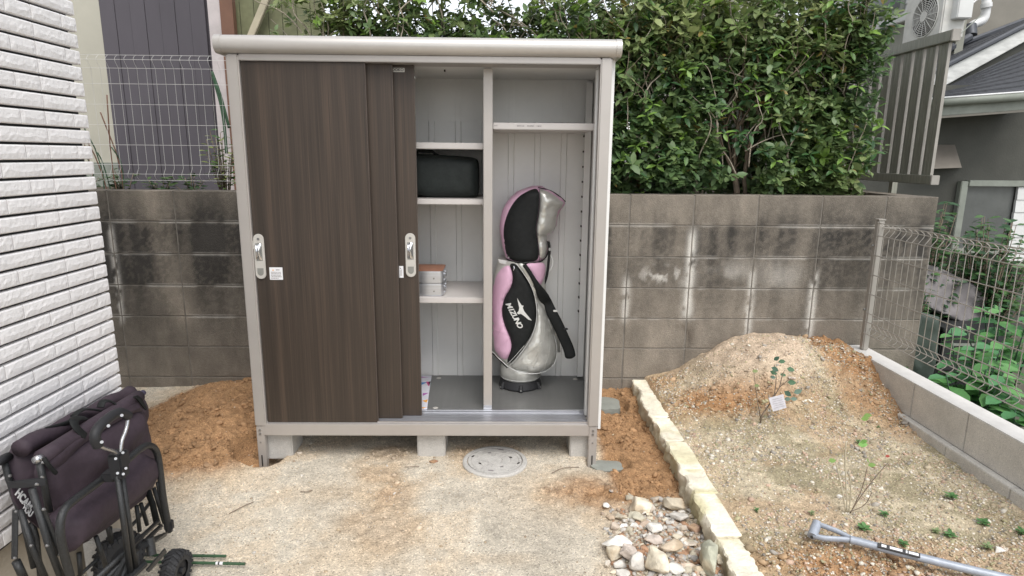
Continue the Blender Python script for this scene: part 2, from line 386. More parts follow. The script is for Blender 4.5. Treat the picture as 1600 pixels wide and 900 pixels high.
# ================================================================== GROUND
def heap(x, y):
    a = .285 * np.exp(-(((x - 1.62) / np.where(x < 1.62, .415, .50)) ** 2 + ((y - 3.74) / .42) ** 2) ** 1.2) * (1 + .22 * (fbm(x * 3.5, y * 3.5, 3, 2) - .5))
    b = .235 * np.exp(-(((x - 2.12) / .42) ** 2 + ((y - 3.78) / .50) ** 2) ** 1.2)
    c = .10 * np.exp(-(((x - 1.45) / .42) ** 2 + ((y - 3.32) / .25) ** 2))
    return np.maximum(a, b) + .25 * np.minimum(a, b) + c * .55
KX = lambda y: .815 + (np.asarray(y) - 1.9) * .018           # left face line of the stone kerb
def masks(x, y):
    n1 = fbm(x * 3, y * 3, 4, 1); n2 = fbm(x * 9, y * 9, 3, 5)
    bed = sst(0, .05, x - KX(y) - .05)
    ml = np.exp(-((((x + 1.58) / .48) ** 2 + ((y - 3.30) / .62) ** 2) ** 1.5)) * sst(-1.12, -1.28, x)   # left earth mound
    soil = np.clip(ml * 2.4 * (.45 + n1), 0, 1)
    s2 = sst(.46, .56, x) * (1 - bed) * sst(2.35, 2.62, y + .25 * (n1 - .5))                               # earth between shed and kerb
    s3 = np.exp(-(((x - .42) / .33) ** 2 + ((y - 2.62) / .2) ** 2)) * 1.1 * (1 - bed)
    s4 = np.exp(-(((x - .72) / .2) ** 2 + ((y - 2.05) / .3) ** 2)) * .9 * (1 - bed)
    spots = sst(.56, .7, fbm(x * 1.9 + 3, y * 2.3 + 8, 3, 2)) * .55 * (1 - bed) + .45 * np.exp(-(((x + .75) / .22) ** 2 + ((y - 2.62) / .1) ** 2))
    soil = np.clip(np.maximum.reduce([soil, s2, s3 * (.6 + .6 * n2), s4, spots]), 0, 1)
    # in the bed: reddish earth round the pale sand heap and in the near corner
    r1 = np.exp(-(((x - 1.25) / .45) ** 2 + ((y - 3.36) / .16) ** 2)) * 1.3
    r2_ = sst(1.85, 1.98, x) * sst(2.9, 3.2, y + .4 * (n1 - .5)) * 1.1
    r3 = np.exp(-(((x - 1.25) / .35) ** 2 + ((y - 1.98) / .13) ** 2)) * 1.2
    r4 = np.exp(-(((x - 1.02) / .12) ** 2 + ((y - 3.72) / .12) ** 2)) * .9
    rb = np.clip(np.maximum.reduce([r1, r2_, r3, r4]) * (.35 + 1.1 * n1), 0, 1) * bed
    pale = np.clip(np.exp(-(((x - 1.58) / .42) ** 2 + ((y - 3.74) / .36) ** 2)) * 1.9 - .3, 0, 1) * bed * (1 - sst(1.80, 1.93, x))
    rb = rb * (1 - pale * .85)
    return bed, ml, soil, rb, pale, n1, n2
def gh(x, y):
    x = np.asarray(x, float); y = np.asarray(y, float)
    bed, ml, soil, rb, pale, n1, n2 = masks(x, y)
    z = .012 * (fbm(x * 2.2, y * 2.2, 4, 3) - .5) + .006 * (fbm(x * 14, y * 14, 3, 6) - .5)
    z = z + .125 * ml * (.45 + 1.1 * n1) + .02 * sst(3.3, 3.8, y)
    hp = heap(x, y); z = z + bed * (.088 + hp + .075 * sst(.03, .15, hp) * (fbm(x * 7, y * 7, 4, 1) - .5)) + .06 * ml * (fbm(x * 8, y * 8, 4, 3) - .5)
    rough = np.clip(soil * .8 + rb + .25 * bed, 0, 1)
    rid = 1 - np.abs(2 * fbm(x * 16, y * 16, 4, 8) - 1)
    z = z + rough * (.046 * (rid - .72) + .034 * (fbm(x * 38, y * 38, 3, 4) - .5)) * sst(.0, .5, rough)
    z = z + bed * (.014 * (fbm(x * 26, y * 26, 3, 9) - .5) + .030 * (fbm(x * 8, y * 8, 3, 10) - .5))
    # hole under the left foot, hole round the right footing and trench by the second footing
    def pit(cx, cy, rx, ry, d): return -d * sst(1.0, .72, np.sqrt(((x - cx) / rx) ** 2 + ((y - cy) / ry) ** 2))
    z = z + pit(-1.24, 2.98, .14, .15, .10) + pit(.545, 2.93, .13, .10, .05) + pit(.675, 3.67, .13, .16, .06)
    z = z + .03 * np.exp(-(((x - .66) / .22) ** 2 + ((y - 2.05) / .3) ** 2)) * (1 - bed)
    return z
xs = np.concatenate([np.linspace(-6, -2.5, 15)[:-1], np.arange(-2.5, 2.235, .0115), [2.235]])
ys = np.concatenate([np.linspace(-4, 1.45, 24)[:-1], np.arange(1.45, 3.93, .0115)])
GX, GY = np.meshgrid(xs, ys, indexing='ij'); fx_, fy_ = GX.ravel(), GY.ravel()
GZ = gh(fx_, fy_)
def gcol(x, y):
    bed, ml, soil, rb, pale, n1, n2 = masks(x, y)
    n3 = fbm(x * 5 + 4, y * 5, 4, 7); n4 = fbm(x * 30, y * 30, 3, 2)
    sand = np.stack([.62 + 0 * x, .565 + 0 * x, .475 + 0 * x], -1) * (.62 + .70 * n3 + .3 * (n4 - .5))[:, None]
    tan = np.array([.46, .34, .215]); red = np.array([.355, .212, .112])
    c = sand * (1 - .36 * sst(.5, .68, n3)[:, None]) + tan * .36 * sst(.5, .68, n3)[:, None]
    so_ = soil[:, None]; srf = (.72 + .56 * n4)[:, None]
    deep = sst(.35, .9, soil)[:, None]
    c = c * (1 - so_) + (tan * (1 - deep) + red * deep) * srf * so_
    dry = np.array([.50, .435, .32])[None] * (.75 + .5 * n4 + .3 * (n3 - .5))[:, None]
    grn = sst(.46, .62, fbm(x * 5 + 9, y * 8 + 2, 4, 10))[:, None] * .62
    dry = dry * (1 - grn) + np.array([.25, .22, .135]) * grn
    pk = sst(.52, .64, fbm(x * 3 + 1, y * 3 + 5, 3, 11))[:, None] * .5
    dry = dry * (1 - pk) + np.array([.44, .30, .19]) * pk
    b = bed[:, None]; c = c * (1 - b) + dry * b
    c = c * (1 - rb[:, None]) + np.array([.37, .215, .11]) * srf * rb[:, None]
    c = c * (1 - pale[:, None]) + np.array([.50, .40, .305]) * (.8 + .4 * n4)[:, None] * pale[:, None]
    kerbedge = np.exp(-((x - KX(y) - .17) / .05) ** 2)[:, None] * .4 * b
    c = c * (1 - kerbedge) + np.array([.46, .35, .22]) * kerbedge
    return np.clip(c, .02, .9)
nx, ny = len(xs), len(ys)
idx = np.arange(nx * ny).reshape(nx, ny)
quads = np.stack([idx[:-1, :-1], idx[1:, :-1], idx[1:, 1:], idx[:-1, 1:]], -1).reshape(-1, 4)
g = quick('ground', 'ground', np.stack([fx_, fy_, GZ], -1), quads, smooth=True, cols=gcol(fx_, fy_), kind='structure')
MB().add([(-90, -60, -.36), (90, -60, -.36), (90, 140, -.36), (-90, 140, -.36)], [(0, 1, 2, 3)]).build('far_ground', 'farground', kind='structure')
MB().box(-9, 2.58, 4.06, 10, -.3, 1.20).build('raised_soil', 'soil', kind='structure')

def icos(sub):
    bm = bmesh.new(); bmesh.ops.create_icosphere(bm, subdivisions=sub, radius=1)
    V = np.array([v.co[:] for v in bm.verts]); Fc = np.array([[v.index for v in f.verts] for f in bm.faces]); bm.free(); return V, Fc
IV1, IF1 = icos(1); IV2, IF2 = icos(2)
def scatter(name, pos, size, cols, flat=.65, base=(IV1, IF1), rug=.28):
    n = len(pos); IV, IF = base; k = len(IV); R = np.random.RandomState(len(name) * 7 + n)
    ang = R.rand(n) * 6.283; ca, sa = np.cos(ang), np.sin(ang)
    sc = size[:, None] * np.stack([R.uniform(.75, 1.3, n), R.uniform(.7, 1.1, n), R.uniform(flat * .7, flat * 1.3, n)], -1)
    V = IV[None] * (1 + R.uniform(-rug, rug, (n, k, 1))) * sc[:, None]
    X = V[..., 0] * ca[:, None] - V[..., 1] * sa[:, None]; Y = V[..., 0] * sa[:, None] + V[..., 1] * ca[:, None]
    tl = R.uniform(-.5, .5, (n, 1)); Z = V[..., 2] + X * tl
    P = np.stack([X, Y, Z], -1) + pos[:, None]
    Fc = (IF[None] + (np.arange(n) * k)[:, None, None]).reshape(-1, 3)
    return quick(name, 'pebble', P.reshape(-1, 3), Fc, cols=np.repeat(cols, k, 0), kind='stuff')
RS = np.random.RandomState(5)
def pts(n, x0, x1, y0, y1, w):
    x = RS.uniform(x0, x1, n); y = RS.uniform(y0, y1, n); keep = RS.rand(n) < w(x, y); return x[keep], y[keep]
# soil clods
x, y = pts(52000, -2.3, 2.2, 1.7, 3.86, lambda x, y: (lambda m: np.clip(m[2] * (.25 + .75 * sst(.55, 1, m[2])) + m[3], 0, 1) * .55 * (fbm(x * 7, y * 7, 2, 3) > .45))(masks(x, y)))
s = RS.uniform(.0025, .009, len(x)) * (1 + 1.5 * (RS.rand(len(x)) > .95))
c = gcol(x, y) * RS.uniform(.7, 1.2, (len(x), 1)); scatter('soil_clods', np.stack([x, y, gh(x, y) + s * .1], -1), s, c)
x, y = pts(2600, -2.2, 2.15, 1.75, 3.84, lambda x, y: (lambda m: np.clip(sst(.5, 1, m[2]) + .7 * sst(.3, .8, m[3]), 0, 1) * .28 * (fbm(x * 6, y * 6, 2, 5) > .48))(masks(x, y)))
s = RS.uniform(.008, .019, len(x)) * (1 + .5 * (RS.rand(len(x)) > .9)); c = gcol(x, y) * RS.uniform(.75, 1.15, (len(x), 1)); scatter('large_clods', np.stack([x, y, gh(x, y) + s * .05], -1), s, c, base=(IV2, IF2), rug=.16)
# small gravel in the bed
x, y = pts(26000, .95, 2.21, 1.6, 3.8, lambda x, y: np.clip(1 - masks(x, y)[4] * .8, 0, 1) * (.25 + .75 * (fbm(x * 5, y * 5, 2, 6) > .46)))
s = RS.uniform(.0022, .0065, len(x)) * (1 + 1.3 * (RS.rand(len(x)) > .965))
pal = np.array([[.54, .46, .33], [.44, .36, .25], [.66, .61, .52], [.34, .31, .27], [.50, .36, .27], [.40, .36, .22]])
c = pal[RS.randint(0, 6, len(x))] * RS.uniform(.75, 1.2, (len(x), 1)); scatter('bed_gravel', np.stack([x, y, gh(x, y) + s * .1], -1), s, c)
# loose grit on the sandy yard
x, y = pts(13000, -2.4, .85, 1.6, 3.86, lambda x, y: (1 - masks(x, y)[2] * .9) * (.3 + .7 * (fbm(x * 4, y * 4, 2, 2) > .5)))
s = RS.uniform(.0015, .0038, len(x)) * (1 + 1.6 * (RS.rand(len(x)) > .985))
pal = np.array([[.55, .50, .42], [.62, .58, .52], [.36, .28, .2], [.45, .36, .25]])
c = pal[RS.randint(0, 4, len(x))] * RS.uniform(.8, 1.15, (len(x), 1)); scatter('yard_grit', np.stack([x, y, gh(x, y) + s * .1], -1), s, c)

# ================================================================== HOUSE WALL WITH TILES (left)
hw = thing('house_wall', (-1.53, 2.3, 0), 'white house wall clad in rough split-face tiles with black joints at the left edge', 'house wall')
MB().box(-3.2, -1.517, -2.5, 2.345, .33, 3.2).build('wall_backing', 'joint', hw)
MB().box(-3.2, -1.535, -2.5, 2.33, -.2, .33).build('foundation', 'foundation', hw)
def tile_mesh(wd, seed):
    n = max(4, int(wd / .014)); hgt = .0460; rs = np.random.RandomState(seed); V = []
    ridge = .30 + .24 * vn(np.arange(n + 1) * .55 + seed * 3, np.zeros(n + 1) + seed, seed)
    rows_ = [0, .07, 'r', 'q', .90, 1]
    for i in range(n + 1):
        yy = wd * i / n
        for r in rows_:
            t = {'r': float(ridge[i]), 'q': float(ridge[i]) + .20}.get(r, r) if isinstance(r, str) else r
            d = {0: .006, .07: .0108, .90: .0108, 1: .0075}.get(r, .0135) if not isinstance(r, str) else (.0126 if r == 'r' else .0116)
            d += rs.uniform(-.0005, .0005)
            if i in (0, n): d = min(d, .0105)
            V.append((d, yy, hgt * t))
    m = len(rows_); Fc = []
    for i in range(n):
        for j in range(m - 1): Fc.append((i * m + j, (i + 1) * m + j, (i + 1) * m + j + 1, i * m + j + 1))
    k = len(V)
    mb = MB(); mb.add(V, Fc)
    # sides
    back = []
    for (a, b) in ((0, 0), (wd, 0), (wd, hgt), (0, hgt)): back.append((-.008, a, b))
    mb.v += back; B = k
    left = list(range(0, m)); right = list(range(n * m, n * m + m)); bot = [i * m for i in range(n + 1)]; topr = [i * m + m - 1 for i in range(n + 1)]
    mb.f += [tuple(left + [B + 3, B]), tuple(right[::-1] + [B + 1, B + 2]), tuple([B, B + 1] + bot[::-1]), tuple([B + 3, B + 2] + topr[::-1])]; mb.mi += [0] * 4
    me = bpy.data.meshes.new('tile'); me.from_pydata(mb.v, [], mb.f); me.materials.append(M['tile']); me.update()
    bm = bmesh.new(); bm.from_mesh(me); bmesh.ops.recalc_face_normals(bm, faces=bm.faces); bm.to_mesh(me); bm.free()
    return me
TM = {}
def tilem(wd):
    k = round(wd, 3)
    if k not in TM: TM[k] = [tile_mesh(wd, 11 * q + int(k * 1000)) for q in range(6)]
    return random.choice(TM[k])
far_tiles = MB(); ntile = 0
for k in range(-18, 24):
    z = 1.327 + .0545 * k; ye = 2.365; segs = []
    if k % 2 == 0:
        yy = ye
        while yy > .2: segs.append((yy - .2165, .2124)); yy -= .2165
    else:
        segs = [(ye - .078, .0750), (ye - .2165, .1348), (ye - .2165 - .1085, .1044)]; yy = ye - .2165 - .1085
        while yy > .2: segs.append((yy - .2165, .2124)); yy -= .2165
    for (y0, wd) in segs:
        me = tilem(wd); dx = random.uniform(-.0008, .0008)
        if y0 + wd > 1.52 and ntile < 290 and z < 2.42:
            o = bpy.data.objects.new('tile', me); COL.objects.link(o); o.parent = hw
            o.location = (-1.509 + dx + 1.53, y0 + .002 - 2.3, z); ntile += 1
        else:
            far_tiles.add([(a.co.x - 1.509, a.co.y + y0 + .002, a.co.z + z) for a in me.vertices], [tuple(p.vertices) for p in me.polygons])
ft = far_tiles.build('tile', 'tile', hw); ft['kind'] = 'stuff'
# pale block by the foundation behind the wagon
tag(MB().box(-1.5, -1.36, 2.03, 2.12, -.02, .15).build('concrete_block', 'paver', bevel=.006), 'small beige block against the foundation behind the folded wagon', 'block')

# ================================================================== BLOCK WALL
bw = thing('block_wall', (0, 3.95, 0), 'weathered grey concrete block wall with dark stains running behind the shed', 'block wall')
ZL = [-.12, .095, .3, .5, .7, .9, 1.10, 1.288]
def stain(x, z, rnd):
    st = fbm(x * 3.2, z * .8, 4, 2); st2 = fbm(x * 9, z * 2.2 + 3, 5, 4); n = fbm(x * 6, z * 6, 5, 6); pit_ = fbm(x * 55, z * 55, 3, 8)
    base = np.stack([.232 + 0 * x, .203 + 0 * x, .168 + 0 * x], -1)
    left = sst(-1.0, -1.6, x)
    prof_z = np.interp(z, [-.1, .12, .28, .32, .48, .52, .68, .72, .88, .92, 1.06, 1.10, 1.18, 1.29], [.02, .05, .12, .20, .30, .42, .52, .66, .72, .80, .88, .66, .48, .34])
    strk = fbm(x * 13 + .6 * st, z * .9 + 3, 5, 4); big = fbm(x * 2.3, z * 1.1 + 5, 4, 9)
    d = prof_z * (.42 + .62 * sst(.28, .66, strk * .65 + st2 * .35) + .45 * (big - .4))
    d = d * (1 - .25 * sst(.45, .62, pit_)) + rnd * .13 * prof_z * 2 + left * (.20 + .18 * prof_z)
    lt = np.exp(-((x + 2.12 + .12 * (z - 1)) / .085) ** 2) * sst(.35, .6, z) * .7 * left
    d = np.clip(d - lt, 0, .94)
    dark = np.stack([.034 + 0 * x, .032 + 0 * x, .030 + 0 * x], -1)
    c = base * (.82 + .4 * n)[:, None] * (1 - d[:, None]) + dark * d[:, None]
    wh = np.zeros_like(x)
    for (cx, z0, z1, wid, a) in [(1.19, .50, 1.06, .019, 1.), (.79, .48, .76, .014, .8), (1.99, .22, .80, .017, .9), (1.59, .36, .82, .015, .75), (-2.41, .45, 1.06, .012, .8), (1.18, .69, .76, .03, .6)]:
        wh = np.maximum(wh, a * np.exp(-((x - cx) / (wid * (1 + 1.2 * n))) ** 2) * sst(z0 - .04, z0 + .05, z) * sst(z1 + .06, z1 - .05, z) * sst(.26, .48, fbm(x * 30, z * 14, 4, 1)))
    wh = np.maximum(wh, .8 * np.exp(-(((x - 1.03) / .14) ** 2 + ((z - .785) / .05) ** 2)) * sst(.5, .68, fbm(x * 28, z * 22, 3, 3)))
    wh = np.maximum(wh, .33 * np.exp(-(((x - 1.42) / .2) ** 2 + ((z - .80) / .08) ** 2)) * sst(.35, .7, n) + .33 * np.exp(-(((x - 1.80) / .12) ** 2 + ((z - .78) / .1) ** 2)) * sst(.35, .7, n))
    for zz in (.9, .7, 1.1, .5): wh = np.maximum(wh, .55 * np.exp(-((z - zz) / .007) ** 2) * sst(.4, .6, fbm(x * 7, z * 0 + zz * 9, 3, 5)))
    c = c * (1 - wh[:, None]) + np.array([.58, .56, .52]) * wh[:, None]
    wet = np.exp(-(((x - 1.18) / .06) ** 2 + ((z - .38) / .07) ** 2)) * sst(.4, .5, n) * .8 * (x > 1.12)
    c = c * (1 - wet[:, None]) + np.array([.05, .035, .025]) * wet[:, None]
    return c
def wall_block(x0, x1, z0, z1, Yf, Yb, par, rnd=0, axis='x', name='concrete_block'):
    nu = max(4, int((x1 - x0) / .0095)); nv = max(4, int((z1 - z0) / .0095)); e = .0035
    ul = np.concatenate([[x0], np.linspace(x0 + .003, x1 - .003, nu - 1), [x1]]); wl_ = np.concatenate([[z0], np.linspace(z0 + .003, z1 - .003, nv - 1), [z1]])
    U, W = np.meshgrid(ul, wl_, indexing='ij'); U = U.ravel(); W = W.ravel()
    edge = (np.isclose(U, x0) | np.isclose(U, x1) | np.isclose(W, z0) | np.isclose(W, z1))
    dep = np.where(edge, e, 0) + .0012 * (fbm(U * 30, W * 30, 2, 1) - .5)
    mb = MB()
    def P(u, d, w_): return (u, Yf + d, w_) if axis == 'x' else (Yf - d, u, w_)
    V = [P(u, d, w_) for u, d, w_ in zip(U, dep, W)]
    n1 = nv + 1; Fc = [(i * n1 + j, (i + 1) * n1 + j, (i + 1) * n1 + j + 1, i * n1 + j + 1) for i in range(nu) for j in range(nv)]
    mb.add(V, Fc)
    k = len(V); D = Yb - Yf if axis == 'x' else Yf - Yb
    mb.v += [P(x0, D, z0), P(x1, D, z0), P(x1, D, z1), P(x0, D, z1)]
    L_ = [j for j in range(n1)]; R_ = [nu * n1 + j for j in range(n1)]; B_ = [i * n1 for i in range(nu + 1)]; T_ = [i * n1 + nv for i in range(nu + 1)]
    mb.f += [tuple(L_ + [k + 3, k]), tuple(R_[::-1] + [k + 1, k + 2]), tuple([k, k + 1] + B_[::-1]), tuple([k + 3, k + 2] + T_[::-1]), (k, k + 3, k + 2, k + 1)]; mb.mi += [0] * 5
    A = np.array(mb.v); xx = A[:, 0] if axis == 'x' else A[:, 1] * 1.3 + 5
    col = stain(xx, A[:, 2], rnd)
    return mb.build(name, 'block', par, cols=col)
cols_ = [-2.0098 + .4 * i for i in range(-6, 12)]; cols_ = cols_ + [2.715]
for i in range(len(cols_) - 1):
    for j in range(7):
        if cols_[i] > -1.15 and cols_[i + 1] < .35 and j < 9 and False: continue
        wall_block(cols_[i] + .0035, cols_[i + 1] - .0035, ZL[j] + .003, ZL[j + 1] - (.003 if j < 6 else 0), 3.89, 4.035, bw, random.uniform(-1, 1))
MB().box(-4.40, 2.711, 3.8935, 4.02, -.1, 1.284).build('mortar', 'mortar', bw)
for q in range(3):
    for j in range(7): wall_block(4.04 + .4 * q, 4.04 + .4 * q + .393, ZL[j] + .003, ZL[j + 1] - .003, 2.715, 2.575, bw, random.uniform(-1, 1), axis='y')

# ================================================================== LOW BLOCK WALL + MESH FENCE (right)
lw = thing('low_block_wall', (2.29, 2.8, 0), 'low new grey concrete block wall with pale top under the mesh fence', 'low wall')
y = 3.86; k = 0
while y > .3:
    y2 = y - (.40 if k else .30)
    MB().box(2.222, 2.34, y2 + .002, y - .002, .145, .335).build('wall_block', 'newblock', lw, bevel=.002)
    y = y2; k += 1
y = 3.62; k = 0
while y > .3:
    y2 = y - .40
    MB().box(2.182, 2.34, y2 + .002, y - .002, -.05, .1425).build('base_block', 'newblock', lw, bevel=.003)
    y = y2; k += 1
MB().box(2.2245, 2.3375, .3, 3.86, .3352, .3385).build('pale_coping', 'capwhite', lw)
MB().box(2.22, 2.30, 3.865, 3.886, .22, .335).build('gap_filler', 'hole', lw)
wf = thing('mesh_fence', (2.29, 3.76, .34), 'taupe steel mesh fence panel with bent top on the low block wall at right', 'mesh fence')
MB().box(2.265, 2.305, 3.74, 3.78, .34, 1.155).build('post', 'fencewire', wf, bevel=.006)
MB().box(2.262, 2.308, 3.737, 3.783, 1.155, 1.163).build('post_cap', 'fencewire', wf, bevel=.002)
MB().box(2.265, 2.305, 1.72, 1.76, .34, 1.155).build('post', 'fencewire', wf, bevel=.006) if False else None
FX = 2.262
def vwire(x, y, par, zt, zb, r, m, ax='x', sgn=-1, dep=.030):
    P = [(0, zt), (dep * .8, zt - .016), (dep, zt - .028), (dep * .85, zt - .042), (0, zt - .075), (0, zb + .075), (dep * .85, zb + .042), (dep, zb + .028), (dep * .8, zb + .016), (0, zb)]
    V = [((x + sgn * d, y, z) if ax == 'x' else (x, y + sgn * d, z)) for d, z in P]
    return MB().tube(V, r, 5).build('vertical_wire', m, par, smooth='all', origin=(x, y, zb))
v0 = vwire(FX, 3.72, wf, 1.14, .455, .0022, 'fencewire', sgn=1)
yy = 3.72 - .052
while yy > 1.35: dup(v0, wf, (FX - 2.29, yy - 3.76, .455 - .34)); yy -= .052
for (z, dx) in [(1.14, 0), (1.112, .036), (1.065, 0), (.945, 0), (.825, 0), (.705, 0), (.585, 0), (.53, 0), (.483, .036), (.455, 0)]:
    MB().cyl((FX + dx - .003, 1.3, z), (FX + dx - .003, 3.745, z), .0028, 6).build('horizontal_wire', 'fencewire', wf, smooth=True)
for z in (.6, 1.0): MB().cyl((2.262, 3.76, z), (2.252, 3.76, z), .006, 8).build('bolt', 'screw', wf)

# ================================================================== KERB OF PALE STONES
kb = thing('stone_kerb', (.88, 2.9, .0), 'line of pale yellow limestone blocks edging the raised bed', 'stone kerb')
def rough_box(x0, x1, y0, y1, z0, z1, seed, amp=.006, res=.016, side=1.):
    bm = bmesh.new(); bmesh.ops.create_cube(bm, size=1)
    for v in bm.verts: v.co = Vector(((x0 + x1) / 2 + v.co.x * (x1 - x0), (y0 + y1) / 2 + v.co.y * (y1 - y0), (z0 + z1) / 2 + v.co.z * (z1 - z0)))
    bmesh.ops.bevel(bm, geom=list(bm.edges), offset=.006, segments=1, affect='EDGES')
    for _ in range(5):
        es = [e for e in bm.edges if e.calc_length() > res * 1.5]
        if not es: break
        bmesh.ops.subdivide_edges(bm, edges=es, cuts=1, use_grid_fill=True)
    bmesh.ops.triangulate(bm, faces=bm.faces)
    V = np.array([v.co[:] for v in bm.verts]); Fc = [tuple(v.index for v in f.verts) for f in bm.faces]; bm.free()
    n = fbm(V[:, 1] * 17 + seed, V[:, 2] * 20 + V[:, 0] * 13, 4, seed % 9) - .5; n2 = fbm(V[:, 0] * 19 + seed, V[:, 1] * 19, 4, (seed + 3) % 9) - .5
    lf = sst(x0 + .03, x0, V[:, 0])
    V[:, 0] += n * amp * (1.2 + 7 * lf * side); V[:, 2] += n2 * amp * .8; V[:, 1] += n * amp * .6
    return V, Fc
y = 3.86; k = 0
lens = [.26, .34, .29, .30, .22, .31, .26, .28, .30, .3, .3]
for L_ in lens:
    y2 = y - L_; xo = float(KX((y + y2) / 2)) + random.uniform(-.008, .008)
    V, Fc = rough_box(xo, xo + random.uniform(.100, .115), y2 + .003, y - .003, -.05, .098 + random.uniform(-.008, .008), k * 13 + 3)
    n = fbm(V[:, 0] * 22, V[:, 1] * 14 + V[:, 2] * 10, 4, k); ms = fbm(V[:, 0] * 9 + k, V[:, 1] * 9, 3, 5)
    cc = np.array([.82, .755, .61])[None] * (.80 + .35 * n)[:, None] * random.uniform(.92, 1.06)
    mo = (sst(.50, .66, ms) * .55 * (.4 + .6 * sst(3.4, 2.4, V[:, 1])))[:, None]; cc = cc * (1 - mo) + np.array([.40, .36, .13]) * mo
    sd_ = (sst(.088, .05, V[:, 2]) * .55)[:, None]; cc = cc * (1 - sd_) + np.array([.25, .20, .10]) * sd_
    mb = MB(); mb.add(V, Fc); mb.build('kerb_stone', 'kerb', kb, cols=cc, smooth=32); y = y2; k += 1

# ================================================================== STORAGE SHED
sh = thing('storage_shed', (-.36, 2.93, .1), 'open champagne grey metal storage shed with dark wood-grain sliding doors', 'storage shed')
XL, XR, YF, YB = -1.225, .487, 2.93, 3.64
FZ = .216
def part(mb, name, m, bevel=.002, **k): return mb.build(name, m, sh, bevel=bevel, **k)
for (a, b) in ((XL, XL + .056), (XR - .052, XR)):
    part(MB().box(a, b, YF, YF + .06, .186, 1.945), 'front_post', 'frame', .006)
    part(MB().box(a + .003, a + .042 if a < 0 else b - .003, YF + .004, YF + .04, -.06, .185) if a < 0 else MB().box(b - .045, b - .003, YF + .004, YF + .04, -.04, .185), 'foot_bracket', 'frame', .003)
    fx = a + .022 if a < 0 else b - .024
    part(MB().box(fx - .003, fx + .003, YF + .0015, YF + .004, -.03, .03), 'bracket_slot', 'hole', 0)
    for zz in (.165, .145, .10):
        part(MB().cyl((fx, YF + .003, zz), (fx, YF - .001, zz), .006 if zz != .10 else .003, 10), 'screw', 'screw', 0)
part(MB().box(XL + .03, XR - .043, YF + .005, YF + .05, .135, .196), 'base_rail', 'frame', .003)
part(MB().box(XL + .056, XR - .052, YF + .004, YF + .14, 1.9175, 1.946), 'header_rail', 'frame', .003)
# door track: three ridges
tb = MB().box(XL + .05, XR - .052, YF + .022, YF + .155, .19, .198)
for yy in (2.951, 2.969, 2.988, 3.005, 3.024, 3.042): tb.box(XL + .05, XR - .052, yy - .0025, yy + .0025, .198, .2065)
tb.box(XL + .05, XR - .052, 3.066, 3.085, .198, .217)
part(tb, 'door_track', 'track', 0)
part(MB().box(-.41, XR - .08, 3.048, 3.060, .2, .210), 'track_guide', 'track', .001)
# cap: rounded front roll
prof = []
for i in range(13):
    q = math.radians(-100 + 205 * i / 12); prof.append((YF - .005 - .036 * math.cos(q) + .01, 1.985 + .0385 * math.sin(q)))
prof += [(3.1, 2.028), (3.66, 1.99), (3.66, 1.93), (3.05, 1.947)]
def extr(x0, x1, pr, s=1, c=(2.96, 1.985)):
    V = []; n = len(pr)
    for x in (x0, x1): V += [(x, c[0] + (p[0] - c[0]) * s, c[1] + (p[1] - c[1]) * s) for p in pr]
    return MB().add(V, [tuple(range(n)), tuple(range(n, 2 * n))] + [(i, (i + 1) % n, (i + 1) % n + n, i + n) for i in range(n)])
part(extr(-1.233, .498, prof), 'roof_cap', 'capm', 0, smooth=35)
part(extr(-1.262, -1.2335, prof, 1.03), 'cap_end', 'capm', 0, smooth=35); part(extr(.4985, .523, prof, 1.03), 'cap_end', 'capm', 0, smooth=35)
# shell
def ribbed(x0, x1, y, z0, z1, step=.148, dep=.012, sign=1):
    xs_ = [x0]; ds = [0]; x = x0 + .05
    while x < x1 - .03:
        xs_ += [x, x + .005, x + .032, x + .037]; ds += [0, 1, 1, 0]; x += step
    xs_.append(x1); ds.append(0); V = []
    for x_, d in zip(xs_, ds): V += [(x_, y - sign * dep * d, z0), (x_, y - sign * dep * d, z1)]
    return MB().add(V, [(2 * i, 2 * i + 2, 2 * i + 3, 2 * i + 1) for i in range(len(xs_) - 1)])
part(ribbed(XL + .02, XR + .012, 3.605, .21, 1.93, .148, .007), 'back_panel', 'inner', 0)
part(MB().box(XL + .02, XR + .012, 3.599, 3.6045, 1.70, 1.93), 'back_top_panel', 'inner', 0)
part(MB().box(XL, XR + .02, 3.612, 3.64, .15, 1.95), 'back_shell', 'frame', 0)
part(MB().box(XL, XL + .014, 2.99, 3.61, .15, 1.95), 'side_panel', 'inner', 0)
part(MB().box(XR + .008, XR + .022, 2.99, 3.61, .15, 1.95), 'side_panel', 'inner', 0)
part(MB().box(XL + .015, XR + .007, 2.99, 3.60, 1.925, 1.94), 'ceiling_panel', 'inner', 0)
part(MB().box(XL + .015, XR + .007, 3.086, 3.60, .17, FZ), 'floor_panel', 'floorm', .001)
for (a, b) in ((-.372, 3.55), (-.345, 3.10), (.44, 3.54)):
    part(MB().lathe((a, b, FZ + .0004), [(0, .002), (.011, .002), (.0145, 0)], 20), 'floor_screw_cap', 'lockplate', 0, smooth=True)
# divider post and panel
part(MB().box(-.0925, -.049, 3.089, 3.125, FZ, 1.917), 'divider_post', 'frame', .003)
part(MB().box(-.079, -.062, 3.126, 3.598, FZ, 1.905), 'divider_panel', 'inner', 0)
for dx in (-.016, 0, .016): part(MB().cyl((-.0708 + dx, 3.0885, .228), (-.0708 + dx, 3.0865, .228), .0035, 8), 'screw', 'screw', 0)
part(MB().box(-.0925, -.049, 3.081, 3.0885, FZ + .002, .238), 'divider_bracket', 'track', .001)
